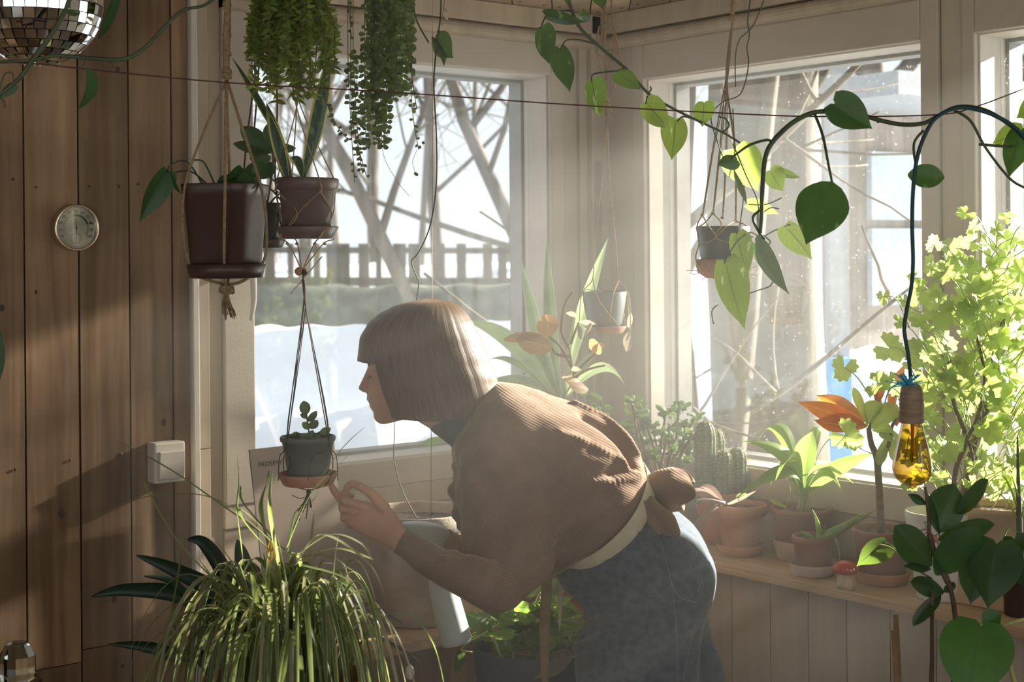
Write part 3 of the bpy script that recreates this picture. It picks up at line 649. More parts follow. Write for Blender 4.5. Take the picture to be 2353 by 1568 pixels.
# ---- hair: a chin-length bob with a straight fringe
HAIR = [(693, 985, 1003, .010), (696, 960, 1022, .032), (702, 932, 1040, .050), (712, 902, 1056, .067), (728, 873, 1070, .079), (748, 850, 1083, .088), (780, 833, 1099, .095), (830, 828.5, 1119, .099), (870, 831, 1136, .100), (905, 836, 1147, .099), (930, 842, 1146, .096), (957, 850, 1136, .091)]
def ybot(q):            # q = angle from the face, degrees
    a = min(180, abs((q + 180) % 360 - 180))
    if a < 47: return 829.5 + 1.5 * (a / 47) ** 2
    if a < 56: return 831 + (952 - 831) * ((a - 47) / 9) ** .8
    if a < 95: return 952 + 5 * (a - 56) / 39
    return 957 - 52 * ((a - 95) / 85) ** 1.7
def hairpt(q, t, off=0.0):
    y = 693 + (ybot(q) - 693) * (1 - max(0, 1 - t) ** 1.35); xf, xb, th = table(HAIR, y); c = (xf + xb) / 2; a = (xb - xf) / 2 + off / px_m(HD); r = math.radians(q)
    return P(c - a * math.cos(r), y, HD) + FWD * ((th + off) * -math.sin(r))
mb = MB(); nq, ntt = 240, 40; vs = []; fs = []; uv = []
for i in range(ntt + 1):
    for j in range(nq + 1):
        q = -180 + 360 * j / nq; t0 = i / ntt
        vs.append(hairpt(q, t0, .0009 * noise.noise(V((q * .16, t0 * .8, 1))) + .0022 * noise.noise(V((q * .05, t0 * .6, 4))) * t0 + .0004 * noise.noise(V((q * .7, t0, 7)))))
for i in range(ntt):
    for j in range(nq):
        fs.append((i * (nq + 1) + j, i * (nq + 1) + j + 1, (i + 1) * (nq + 1) + j + 1, (i + 1) * (nq + 1) + j)); uv.append([(j / nq, i / ntt), ((j + 1) / nq, i / ntt), ((j + 1) / nq, (i + 1) / ntt), (j / nq, (i + 1) / ntt)])
mb.add(vs, fs, uv); hair = mb.build('hair', M_hair, PERS); solidify(hair, .006, -1)
mb = MB(); rh = random.Random(5)
for i in range(520):
    q = rh.uniform(-180, 180); o = rh.uniform(.0004, .0026); t0 = rh.uniform(.05, .6); t1 = min(1.02, t0 + rh.uniform(.3, .6)); dq = rh.gauss(0, 4)
    tube(mb, [hairpt(q + dq * f, t0 + (t1 - t0) * f, o * math.sin(math.pi * (.15 + .8 * f)) + (.004 * f * f if i % 9 == 0 else 0)) for f in (0, .25, .5, .75, 1)], [.0003, .0006, .0006, .0002], 4, 2, cap=False)
mb.build('hair_strands', M_hair, hair)
# ---- dark collar of the shirt beneath
mb = MB(); loft(mb, [(988, 981, 1096, 912, HD, .061), (994, 990, 1104, 916, HD, .063), (1018, 1008, 1126, 922, HD, .072), (1046, 1030, 1146, 930, HD, .085)], 48, cap=False, sm=4); o = mb.build('shirt_collar', M_collar, PERS); solidify(o, .003)
# ---- sweater
mb = MB()
loft(mb, [(1052, 982, 1134, 884, HD, .074), (1040, 1004, 1150, 880, HD, .088), (1037, 1040, 1186, 884, 2.875, .135), (1040, 1090, 1226, 896, 2.875, .160), (1040, 1150, 1278, 913, 2.88, .17), (1062, 1228, 1327, 928, 2.88, .172), (1110, 1290, 1372, 949, 2.88, .168), (1180, 1330, 1420, 976, 2.88, .165, 7, 8, 0), (1232, 1322, 1448, 1004, 2.88, .162, 16, 18, 0), (1258, 1296, 1468, 1040, 2.88, .158, 22, 25, 0), (1264, 1280, 1478, 1086, 2.88, .150, 24, 27, 0), (1280, 1280, 1476, 1110, 2.88, .12, 24, 27, 0)], 48, sm=5)
loft(mb, [(1110, 970, 1215, 965, 2.84, .05), (1076, 1010, 1230, 1020, 2.79, .065), (1060, 1100, 1270, 1140, 2.755, .064), (1058, 1200, 1284, 1240, 2.735, .064), (1068, 1285, 1272, 1305, 2.71, .062), (1092, 1358, 1232, 1354, 2.675, .054), (1120, 1403, 1188, 1391, 2.65, .036)], 36, sm=5)
loft(mb, [(1190, 1310, 1206, 1372, 2.68, .03), (1150, 1290, 1172, 1392, 2.65, .045), (1112, 1286, 1128, 1406, 2.645, .05), (1066, 1276, 1086, 1386, 2.645, .047), (1030, 1266, 1020, 1352, 2.65, .042), (985, 1244, 950, 1312, 2.66, .035), (950, 1224, 917, 1284, 2.668, .030), (930, 1212, 897, 1269, 2.675, .0265)], 32, sm=5)
ball(mb, P(1034, 1279, 2.65), .021, 14, 1.2, 1.2, .62); tube(mb, [P(1003, 1276, 2.635), P(1025, 1285, 2.62), P(1052, 1275, 2.625)], [.004, .009, .006], 10, 4)
loft(mb, [(1120, 1236, 1130, 1330, 3.0, .05), (1084, 1228, 1084, 1312, 2.985, .042), (1058, 1228, 1052, 1300, 2.975, .030)], 28, sm=3)
for (x, y, r) in ((1038, 1072, .012), (1036, 1128, .014), (1040, 1182, .013), (1048, 1210, .010)): ball(mb, P(x + 12, y, 2.83), r * 1.3, 12)
swe = remeshed(mb, 'sweater', M_knit, .0032, PERS, 14)
ax = (P(1450, 1060, 2.88) - P(1100, 940, 2.88)).normalized()
def push(o, fn):
    vv = o.data.vertices; k = len(vv); co = [v.co.copy() for v in vv]; no = [v.normal.copy() for v in vv]
    vv.foreach_set('co', [c for p, q in zip(co, no) for c in p + q * fn(p)]); o.data.update()
U0 = P(1250, 1050, 2.88).dot((P(1450, 1060, 2.88) - P(1100, 940, 2.88)).normalized())
def folds(p):
    u = p.dot(ax); q = p - ax * u
    f = noise.noise(V((q.x * 14, q.y * 14, q.z * 14)) + ax * (u * 4.5)); g = noise.noise(p * 26)
    k = max(0, min(1, (u - U0) / .34)); w2 = noise.noise(V((q.x * 30, q.y * 30, q.z * 30)) + ax * (u * 5))
    return .0062 * f + .0022 * g + .011 * k * k * w2
push(swe, folds)
def bvh(o): return BVHTree.FromPolygons([v.co[:] for v in o.data.vertices], [p.vertices[:] for p in o.data.polygons])
def drape(tree, px, py, lift=.001):
    d = ray(px, py).normalized(); h = tree.ray_cast(CAM, d)
    return None if h[0] is None else h[0] - d * lift
bs_ = bvh(swe); CR = []
for pts, amp, sg in (([(1320, 930), (1385, 960), (1435, 1003), (1462, 1045)], .010, .010), ([(1345, 957), (1395, 988), (1432, 1024), (1452, 1062)], -.014, .014), ([(1362, 1028), (1410, 1042)], -.007, .016), ([(1290, 1000), (1350, 1018), (1420, 1052), (1462, 1088)], .008, .011), ([(1410, 1090), (1456, 1078)], -.008, .014), ([(1370, 1112), (1440, 1102), (1478, 1098)], .007, .010), ([(1300, 1090), (1380, 1090), (1430, 1070)], -.006, .012), ([(1064, 1060), (1100, 1160), (1090, 1290)], .006, .018), ([(1090, 1050), (1150, 1170), (1150, 1330)], -.007, .02), ([(1180, 1280), (1260, 1240), (1350, 1190)], .006, .014), ([(1190, 1310), (1280, 1262), (1380, 1200)], -.008, .014)):
    q = [drape(bs_, p.x, p.y, 0) for p in smooth_path([V((x, y, 0)) for x, y in pts], 7)]; CR.append(([a for a in q if a is not None], amp, sg))
def crease(p):
    s = 0.
    for q, amp, sg in CR:
        d = min((p - a).length_squared for a in q) if q else 9
        if d < 9 * sg * sg: s += amp * math.exp(-d / (sg * sg))
    return s
push(swe, crease)
# the hem pulled out below the belt at the back: two gathered flaps
def flap(path, wid, thick, k, ph, d):
    mb = MB(); pts = smooth_path([V((*p, 0)) for p in path], 6); n = 72; vs = []; m_ = len(pts)
    for i, q in enumerate(pts):
        f = i / (m_ - 1); t = (pts[min(i + 1, m_ - 1)] - pts[max(i - 1, 0)]).xy.normalized(); h = lerp_list(wid, f); c = P(q.x, q.y, d); a = P(q.x - t.y * h, q.y + t.x * h, 2.84) - P(q.x, q.y, 2.84)
        for j in range(n):
            w_ = 2 * math.pi * j / n; g = 1 + (.20 * f ** .7) * math.sin(k * w_ + ph) + .10 * f * math.sin(2 * k * w_ + 1); vs.append(c + a * (math.cos(w_) * (1 + .06 * math.sin(k * w_ + ph))) + FWD * (lerp_list(thick, f) * math.sin(w_) * g) + (P(q.x + t.x * 9, q.y + t.y * 9, 2.84) - P(q.x, q.y, 2.84)) * (f ** 4 * math.sin(k * w_ + ph) * .8))
    ins = [(i, .82) for i in range(m_ - 1, m_ // 2, -2)]; ring0 = len(vs)
    for i, sc_ in ins:                                   # the open mouth of the fold
        cen = sum((vs[i * n + j] for j in range(n)), V((0, 0, 0))) / n
        vs += [cen + (vs[i * n + j] - cen) * sc_ for j in range(n)]
    fs = [(i * n + j, i * n + (j + 1) % n, (i + 1) * n + (j + 1) % n, (i + 1) * n + j) for i in range(m_ - 1) for j in range(n)]
    fs += [((m_ - 1) * n + j, (m_ - 1) * n + (j + 1) % n, ring0 + (j + 1) % n, ring0 + j) for j in range(n)]
    fs += [(ring0 + i * n + j, ring0 + i * n + (j + 1) % n, ring0 + (i + 1) * n + (j + 1) % n, ring0 + (i + 1) * n + j) for i in range(len(ins) - 1) for j in range(n)]
    mb.add(vs, fs); o = mb.build('hem_flap', M_knit, swe); return o
flap([(1484, 1112), (1514, 1116), (1552, 1126), (1582, 1138)], [16, 32, 48, 50, 36], [.02, .034, .042, .036], 3, .6, 2.83)
flap([(1486, 1146), (1500, 1176), (1520, 1204), (1536, 1232)], [14, 26, 36, 30], [.018, .028, .032, .024], 3, 2.2, 2.775)
# fuzz that catches the light along the edges
rz = random.Random(9); mb = MB(); vl = [(v.co.copy(), v.normal.copy()) for v in swe.data.vertices]
for i in range(2200):
    p, nn = vl[rz.randrange(len(vl))]
    d = (nn + V((rz.gauss(0, .5), rz.gauss(0, .5), rz.gauss(0, .5)))).normalized(); l = rz.uniform(.0015, .004)
    tube(mb, [p - nn * .0005, p + d * l, p + (d + V((rz.gauss(0, .4), rz.gauss(0, .4), rz.gauss(0, .4)))) * l * 1.4], [.00022, .00018, .0001], 3, 0, cap=False)
mb.build('fuzz', M_knit, swe)
# ---- belt with leather tab and two hanging ties
mb = MB(); loft(mb, [(1262, 1272, 1477, 1064, 2.88, .160, 30, 33, 0), (1262, 1278, 1487, 1080, 2.88, .163, 30, 33, 0), (1265, 1283, 1493, 1098, 2.88, .163, 30, 33, 0), (1270, 1286, 1493, 1110, 2.88, .160, 30, 33, 0)], 64, cap=False, sm=3)
belt = mb.build('belt', M_cream, PERS); solidify(belt, .004)
mb = MB(); tube(mb, [P(1440 + 4 * math.cos(a), 1150 + 4 * math.sin(a), 2.72) for a in (0, 1)], .0012, 5)
def tie(name, pts, w, m):
    mb = MB(); ribbon(mb, [P(*p) for p in pts], w, 'strap', 6, nrm=CAM - P(*pts[1]), fold=.1); o = mb.build(name, m, belt); solidify(o, .002); return o
tie('tie', [(1262, 1270, 2.83), (1257, 1330, 2.83), (1252, 1430, 2.83), (1252, 1540, 2.83), (1258, 1700, 2.83)], .021, M_suede)
tie('tie', [(1280, 1290, 2.85), (1286, 1340, 2.85), (1287, 1400, 2.85), (1285, 1452, 2.85)], .0085, M_cream)
# ---- jeans: seat and two legs
mb = MB()
loft(mb, [(1272, 1276, 1486, 1100, 2.88, .148, 24, 27, 0), (1266, 1288, 1520, 1140, 2.88, .160, 18, 20, 0), (1270, 1306, 1556, 1176, 2.88, .166, 12, 13, 0), (1284, 1338, 1602, 1218, 2.88, .170, 6, 6, 0), (1306, 1366, 1628, 1268, 2.88, .172), (1334, 1392, 1643, 1312, 2.88, .170), (1350, 1420, 1641, 1352, 2.88, .165), (1370, 1440, 1632, 1390, 2.88, .15)], 48, sm=5)
loft(mb, [(1296, 1352, 1630, 1290, 2.80, .085), (1338, 1396, 1642, 1335, 2.795, .092), (1344, 1424, 1638, 1372, 2.79, .094), (1337, 1452, 1630, 1402, 2.79, .095), (1321, 1478, 1621, 1436, 2.79, .094), (1322, 1512, 1612, 1480, 2.79, .092), (1325, 1570, 1606, 1560, 2.79, .088), (1350, 1750, 1590, 1750, 2.79, .08), (1390, 2000, 1570, 2000, 2.79, .068), (1410, 2350, 1560, 2350, 2.79, .058)], 40, sm=5)
loft(mb, [(1330, 1380, 1625, 1330, 2.96, .08), (1350, 1430, 1628, 1410, 2.965, .09), (1356, 1480, 1634, 1465, 2.97, .09), (1360, 1570, 1664, 1560, 2.975, .088), (1390, 1750, 1650, 1750, 2.98, .08), (1430, 2000, 1620, 2000, 2.98, .068), (1450, 2240, 1600, 2240, 2.98, .058)], 40, sm=5)
jea = remeshed(mb, 'jeans', M_denim, .0036, PERS, 3)
bj = bvh(jea); CR = []
for pts, amp, sg in (([(1338, 1398), (1372, 1396), (1410, 1412)], -.010, .010), ([(1345, 1420), (1390, 1424), (1440, 1412)], .006, .012), ([(1332, 1462), (1365, 1446), (1420, 1440)], -.009, .011), ([(1322, 1490), (1360, 1480), (1420, 1490)], .006, .013), ([(1400, 1300), (1450, 1360), (1460, 1420)], .004, .018), ([(1530, 1420), (1560, 1410), (1600, 1400)], -.005, .012)):
    q = [drape(bj, p.x, p.y, 0) for p in smooth_path([V((x, y, 0)) for x, y in pts], 7)]; CR.append(([a for a in q if a is not None], amp, sg))
push(jea, crease)
push(jea, lambda p: .0045 * noise.noise(V((p.x * 13, p.y * 13, p.z * 8))) + .0015 * noise.noise(p * 40))
bj = bvh(jea)
def seam(mb, pts, r=.0011, lift=.0006):
    q = [drape(bj, p.x, p.y, lift) for p in smooth_path([V((x, y, 0)) for x, y in pts], 8)]; q = [a for a in q if a is not None]
    if len(q) > 2: tube(mb, q, r, 5)
mb = MB()
for pts in ([(1527, 1282), (1560, 1268), (1592, 1250)], [(1527, 1288), (1561, 1274), (1594, 1256)], [(1592, 1250), (1604, 1300), (1614, 1350), (1600, 1385)], [(1586, 1254), (1598, 1302), (1607, 1348), (1596, 1380)], [(1527, 1282), (1540, 1330), (1560, 1372), (1600, 1385)], [(1523, 1232), (1560, 1216), (1580, 1198)], [(1518, 1240), (1540, 1330), (1552, 1420), (1556, 1500), (1556, 1567)], [(1618, 1420), (1590, 1470), (1570, 1567)], [(1630, 1300), (1634, 1350), (1618, 1430)]): seam(mb, pts)
mb.build('seam', M_seam, jea)
mb = MB()
for (xa, ya, xb2, yb) in ((1466, 1196, 1468, 1252), (1520, 1225, 1527, 1250)):
    seam(mb, [(xa, ya), ((xa + xb2) / 2, (ya + yb) / 2), (xb2, yb)], .004, .002)
mb.build('belt_loop', M_denim, jea)
bb = bvh(belt); mb = MB(); vs = []
for i in range(9):
    for j in range(3):
        f, g = i / 8, j / 2; px = 1306 + 79 * f + (12 + 0 * f) * g - 0; py = 1278 - 24 * f + 15 * g; q = drape(bj, px, py, .006); vs.append(q if q is not None else P(px, py, 2.72))
mb.add(vs, [(i * 3 + j, i * 3 + j + 1, i * 3 + j + 4, i * 3 + j + 3) for i in range(8) for j in range(2)]); o = mb.build('leather_tab', M_suede, belt); solidify(o, .003)
# shoes, below the picture
for k, (x, d) in enumerate(((1470, 2.80), (1515, 2.98))):
    c = P(x, 2400, d); c.z = .05; fw = -RGT0; mb = MB(); vs = []
    for i, (a, h2, w2) in enumerate(((-.07, .05, .03), (-.05, .07, .036), (0, .075, .038), (.06, .05, .042), (.12, .035, .045), (.16, .025, .035), (.175, .012, .015))):
        for j in range(16): q = 2 * math.pi * j / 16; vs.append(c + fw * a + FWD * (w2 * math.cos(q)) + V((0, 0, max(-.049, h2 * math.sin(q)))))
    mb.add(vs, [(i * 16 + j, i * 16 + (j + 1) % 16, (i + 1) * 16 + (j + 1) % 16, (i + 1) * 16 + j) for i in range(6) for j in range(16)] + [tuple(range(15, -1, -1)), tuple(96 + j for j in range(16))]); mb.build('shoe', M_shoe, PERS)
# ---- white mister in her right hand
M_mist = mat('white_plastic', (.62, .68, .64), .4, .03)
b0, b1 = P(1050, 1480, 2.92), P(1000, 1285, 2.925); ax = (b1 - b0); L = ax.length; ax.normalize()
sp = thing('spray_bottle', 'white plastic spray bottle with a domed head held tilted in her lower hand', 'spray bottle', b0)
mb = MB(); lathe(mb, b0, [(.0, .002), (.028, .0), (.0325, .004), (.033, .012), (.0315, .06), (.0295, .11), (.026, .135), (.019, .15), (.0135, .157), (.0135, L + .004)], 48, ax); mb.build('bottle', M_mist, sp)
mb = MB(); lathe(mb, b1 - ax * .022, [(.0, .0), (.0165, .0), (.0175, .003), (.0175, .018), (.015, .022), (.0, .022)], 32, ax); mb.build('collar', M_white, sp)
mb = MB(); loft(mb, [(988, 1282, 1012, 1276, 2.925, .013), (972, 1255, 1024, 1245, 2.925, .02), (940, 1222, 1034, 1230, 2.925, .024), (924, 1206, 1026, 1216, 2.925, .025), (930, 1200, 1012, 1208, 2.925, .022), (950, 1198, 990, 1202, 2.925, .012)], 32, sm=5); mb.build('spray_head', M_mist, sp)
mb = MB(); lathe(mb, P(926, 1210, 2.925), [(.006, 0), (.006, .01), (.004, .012), (.0, .012)], 16, -RGT0 + V((0, 0, .1))); mb.build('nozzle', M_white, sp)
mb = MB(); tube(mb, [P(962, 1238, 2.925), P(954, 1258, 2.925), P(960, 1290, 2.925)], [.006, .005, .004], 10, 5); mb.build('trigger', M_white, sp)
P = P_room
# ================================================================== things on the left wall
M_brass = mat('pale_gold_metal', (.75, .62, .45), .3, .05, metal=1.)
M_dial = mat('dial_face', (.50, .44, .35), .5, .08, 12)
M_ink = mat('ink', (.04, .035, .03), .6, .0)
M_pink = mat('dial_red', (.55, .18, .12), .6, .0)
M_clear = None
m, t, out = nt('clear_glass'); g = N(t, 'BsdfGlossy', {'Roughness': .03}); tr = N(t, 'BsdfTransparent', {'Color': (.93, .95, .93)}); lw = N(t, 'LayerWeight', {'Blend': .05}); mx = N(t, 'MixShader', {0: lw.outputs['Facing'], 1: tr.outputs[0], 2: g.outputs[0]}); t.links.new(mx.outputs[0], out.inputs[0]); M_clear = m
EX, EZ, EY = V((1, 0, 0)), V((0, 0, 1)), V((0, -1, 0))
tc0 = onL(167, 524, -.018); tr_ = .0475
th = thing('thermometer', 'round dial hygrometer with a thin metal rim hung on the plank wall', 'thermometer', tc0)
mb = MB(); lathe(mb, tc0, [(.040, .0), (.046, .002), (.0475, .006), (.0475, .022), (.0462, .0245), (.0435, .0235), (.0425, .019)], 64, EY, False); mb.build('bezel', M_brass, th)
mb = MB(); lathe(mb, tc0, [(.0, .0165), (.043, .0165), (.043, .004), (.0, .004)], 64, EY); mb.build('dial', M_dial, th, smooth=False)
fc = tc0 + EY * .0168
def dpt(ang, r, o=0.0): a = math.radians(ang); return fc + EX * (r * math.sin(a)) + EZ * (r * math.cos(a)) + EY * o
def arcbar(mb, c, a0, a1, r0, r1, k, o=.0003):
    vs = []; fs = []
    for i in range(k + 1):
        a = math.radians(a0 + (a1 - a0) * i / k); dv = EX * math.sin(a) + EZ * math.cos(a)
        for r in (r0, r1):
            for h in (0, o): vs.append(c + dv * r + EY * h)
    for i in range(k):
        b = i * 4; fs += [(b + 1, b + 3, b + 7, b + 5), (b, b + 4, b + 6, b + 2), (b, b + 1, b + 5, b + 4), (b + 2, b + 6, b + 7, b + 3)]
    mb.add(vs, fs)
mb = MB()
arcbar(mb, fc, -122, 122, .0238, .0242, 60); arcbar(mb, fc, -122, 122, .0272, .0276, 60); arcbar(mb, fc, -12, 72, .0242, .0272, 24)
for k in range(41): a = -122 + 244 * k / 40; arcbar(mb, fc, a - .4, a + .4, .0238, .0276, 1)
mb.build('scale', M_ink, th, smooth=False)
mb = MB(); c2 = fc - EZ * .0215; arcbar(mb, c2, 0, 360, .0105, .0110, 40, .0005)
for k in range(24): arcbar(mb, c2, k * 15 - 1, k * 15 + 1, .0085, .0105, 1, .0005)
mb.build('small_scale', M_ink, th, smooth=False)
mb = MB(); arcbar(mb, c2, 40, 130, .0088, .0104, 14, .0004); arcbar(mb, c2, 170, 205, .0060, .0104, 8, .0004); mb.build('comfort_zone', M_pink, th, smooth=False)
mb = MB(); obox(mb, fc + EZ * .012 + EY * .002, EX * .0005, EY * .0003, EZ * .0235); obox(mb, fc - EZ * .0085 + EY * .002, EX * .0010, EY * .0003, EZ * .006); ball(mb, fc + EY * .0022, .0022, 10, sy=.5); obox(mb, c2 + EZ * .002 + EY * .0015, EX * .0005, EY * .0003, EZ * .007); mb.build('needle', M_ink, th, smooth=False)
mb = MB(); lathe(mb, tc0, [(.0, .0265), (.02, .0258), (.035, .0238), (.0435, .0225)], 48, EY); mb.build('glass_cover', M_clear, th)
mb = MB(); tube(mb, [tc0 + EZ * .048 + EY * .008 + EX * .003 * math.cos(a) + EZ * .003 * math.sin(a) for a in [k * .6 for k in range(11)]], .0006, 5); mb.build('hanging_ring', M_brass, th)
def text(body, name, loc, size, xdir, up, m, parent, depth=.0003):
    cu = bpy.data.curves.new(name, 'FONT'); cu.body = body; cu.size = size; cu.align_x = 'CENTER'; cu.align_y = 'CENTER'; cu.extrude = depth
    o = bpy.data.objects.new(name, cu); COL.objects.link(o); x = V(xdir).normalized(); u = V(up); u = (u - x * u.dot(x)).normalized(); z = x.cross(u)
    M4 = Matrix((x, u, z)).transposed().to_4x4(); M4.translation = loc; o.matrix_world = M4
    bpy.context.view_layer.update(); dg = bpy.context.evaluated_depsgraph_get(); me = bpy.data.meshes.new_from_object(o.evaluated_get(dg)); bpy.data.objects.remove(o)
    me.transform(M4); me.materials.clear(); me.materials.append(m); o = bpy.data.objects.new(name, me); COL.objects.link(o); o.parent = parent; o.matrix_parent_inverse = Matrix.Translation(-parent.location); return o
for k in range(11): a = -122 + 24.4 * k; text(str(k * 10), 'numeral', dpt(a * 1.0, .0335, .0002), .0082, EX, EZ, M_ink, th)
# ---- light switch
sc = onL(390, 1064, -.05); sw = thing('light_switch', 'white surface mounted light switch box at the edge of the plank wall', 'light switch', sc)
mb = MB(); box(mb, (sc.x - .037, -.055, sc.z - .042), (sc.x + .034, -.018, sc.z + .044)); bevel(mb.build('switch_box', M_white, sw, smooth=False), .004, 3)
mb = MB(); vs = [(sc.x - .029, -.0555, sc.z + .026), (sc.x + .030, -.0555, sc.z + .026), (sc.x + .030, -.0555, sc.z - .034), (sc.x - .029, -.0555, sc.z - .034), (sc.x - .028, -.0645, sc.z + .025), (sc.x + .029, -.0645, sc.z + .025), (sc.x + .029, -.0595, sc.z - .033), (sc.x - .028, -.0595, sc.z - .033)]
mb.add(vs, [(4, 7, 6, 5), (0, 1, 2, 3), (0, 4, 5, 1), (1, 5, 6, 2), (2, 6, 7, 3), (3, 7, 4, 0)]); bevel(mb.build('rocker', M_white, sw, smooth=False), .001)
# ---- mirror ball
dc = P(85, 4, 2.45); dR = 146 * px_m(2.45); db = thing('mirror_ball', 'mirror ball with square facets hanging in front of the plank wall, cut by the frame', 'mirror ball', dc)
M_mirror = mat('mirror_tile', (.86, .88, .88), .04, .02, metal=1.); M_black = mat('ball_core', (.02, .02, .02), .6)
mb = MB(); ball(mb, dc, dR * .985, 48); mb.build('core', M_black, db)
mb = MB(); rr = random.Random(2); tz = .0175
for i in range(int(math.pi * dR / tz)):
    la = -math.pi / 2 + (i + .5) * tz / dR; k = max(1, int(2 * math.pi * dR * math.cos(la) / tz))
    for j in range(k):
        lo = 2 * math.pi * (j + .5 * (i % 2)) / k; nn = V((math.cos(la) * math.cos(lo), math.cos(la) * math.sin(lo), math.sin(la))); e = V((-math.sin(lo), math.cos(lo), 0)); nn2 = (nn + V((rr.gauss(0, .03), rr.gauss(0, .03), rr.gauss(0, .03)))).normalized(); e = (e - nn2 * e.dot(nn2)).normalized(); u = nn2.cross(e)
        obox(mb, dc + nn * dR, e * (tz * .46), u * (tz * .46), nn2 * .0009)
mb.build('mirror_facets', M_mirror, db, smooth=False)
mb = MB(); tube(mb, [dc + EZ * dR, dc + EZ * (2.19 - dc.z)], .0015, 6); lathe(mb, dc + EZ * (dR - .002), [(.018, 0), (.016, .012), (.0, .013)], 20); mb.build('hanging_cord', M_black, db)
# ================================================================== leaves and pots
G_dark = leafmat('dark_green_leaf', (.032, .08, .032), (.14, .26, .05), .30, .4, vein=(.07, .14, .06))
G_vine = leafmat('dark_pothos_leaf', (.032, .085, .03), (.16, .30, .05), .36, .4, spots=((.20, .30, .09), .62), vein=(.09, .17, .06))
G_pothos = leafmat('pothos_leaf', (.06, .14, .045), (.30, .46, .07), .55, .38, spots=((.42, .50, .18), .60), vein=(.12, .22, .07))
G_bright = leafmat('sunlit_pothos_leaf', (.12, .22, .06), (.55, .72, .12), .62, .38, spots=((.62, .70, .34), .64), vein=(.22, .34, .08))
G_fern = leafmat('fern_leaf', (.13, .20, .05), (.42, .46, .09), .5, .5)
G_small = leafmat('creeper_leaf', (.075, .12, .045), (.28, .34, .09), .4, .5)
G_grass = leafmat('grass_blade', (.09, .15, .05), (.42, .52, .12), .45, .38, edge=((.38, .40, .24), .33))
G_grass2 = leafmat('pale_grass_blade', (.30, .30, .18), (.55, .55, .22), .42, .35)
G_pale = leafmat('pale_yucca_leaf', (.26, .38, .20), (.48, .62, .28), .5, .4, edge=((.55, .60, .35), .40))
G_nest = leafmat('nest_fern_leaf', (.16, .28, .07), (.55, .75, .14), .6, .35, vein=(.30, .42, .12), veins=0.)
G_geran = leafmat('geranium_leaf', (.24, .36, .10), (.66, .80, .22), .6, .5, var=.35)
G_orange = leafmat('croton_orange_leaf', (.42, .13, .03), (.90, .30, .04), .6, .4, vein=(.95, .52, .10), veins=12.)
G_red = leafmat('croton_red_leaf', (.28, .04, .03), (.60, .10, .04), .5, .4, vein=(.55, .16, .06))
G_yell = leafmat('croton_lime_leaf', (.26, .36, .07), (.60, .74, .14), .55, .4, vein=(.7, .6, .2))
G_brownl = leafmat('faded_croton_leaf', (.30, .15, .06), (.52, .30, .10), .5, .5, vein=(.5, .36, .14))
G_sansev = leafmat('snake_plant_leaf', (.025, .075, .045), (.08, .18, .06), .22, .4, spots=((.10, .18, .10), .55), edge=((.62, .55, .12), .36), scale=30.)
G_jade = leafmat('jade_leaf', (.20, .30, .13), (.46, .60, .22), .4, .35)
G_aloe = leafmat('aloe_leaf', (.25, .36, .12), (.50, .60, .20), .35, .35, spots=((.55, .60, .38), .66), scale=40.)
G_dry = leafmat('dry_leaf', (.34, .30, .22), (.55, .48, .34), .45, .7)
M_stem = mat('green_stem', (.05, .07, .028), .5, .25)
M_stemb = mat('brown_stem', (.13, .085, .05), .75, .3, 60, .3)
M_stemy = mat('pale_stem', (.42, .45, .18), .5, .2)
M_terra = mat('terracotta', (.42, .17, .085), .75, .22, 9, .1, bscale=220, col2=(.52, .25, .15))
M_redp = mat('red_brown_plastic', (.24, .095, .055), .5, .1, 8)
M_terra2 = mat('chalk_haze_terracotta', (.40, .24, .17), .85, .3, 7, .12, bscale=200, col2=(.62, .54, .46))  # chalk on the saucers; on the big pot the paleness stands in for haze
M_brownp = mat('brown_plastic', (.055, .030, .022), .38, .08, 6)
M_mauve = mat('mauve_plastic', (.15, .10, .085), .35, .08, 6)
M_blackp = mat('black_plastic', (.03, .035, .035), .4, .1)
M_greyp = mat('grey_plastic', (.13, .14, .135), .4, .1)
M_soil = mat('soil', (.045, .030, .020), .95, .6, 90, 1., bscale=130, col2=(.20, .13, .08))
M_jute = mat('jute', (.34, .23, .12), .9, .25, 120, .6, bscale=700)
M_cord = mat('waxed_cord', (.46, .33, .19), .7, .2, 200, .3)
M_cordd = mat('dark_cord', (.055, .04, .03), .8, .2)
M_twine = mat('dark_red_twine', (.10, .035, .03), .85, .2, 300, .4)
def square_pot(mb, c, hw0, hw1, h, rot, n=64, ex=5.):
    vs = []; pr = [(.0, 0), (hw0 * .92, 0), (hw0, .006), (hw0 + (hw1 - hw0) * .82, h * .86), (hw1 * 1.0, h * .87), (hw1 * 1.03, h - .002), (hw1 * 1.02, h), (hw1 * .95, h), (hw0 * .9, .01), (.0, .01)]
    for r, z in pr:
        for j in range(n):
            a = 2 * math.pi * j / n; q, w_ = math.cos(a), math.sin(a); k = (abs(q) ** ex + abs(w_) ** ex) ** (-1 / ex); a += rot; vs.append(V(c) + V((r * k * math.cos(a), r * k * math.sin(a), z)))
    mb.add(vs, [(i * n + j, i * n + (j + 1) % n, (i + 1) * n + (j + 1) % n, (i + 1) * n + j) for i in range(len(pr) - 1) for j in range(n)])
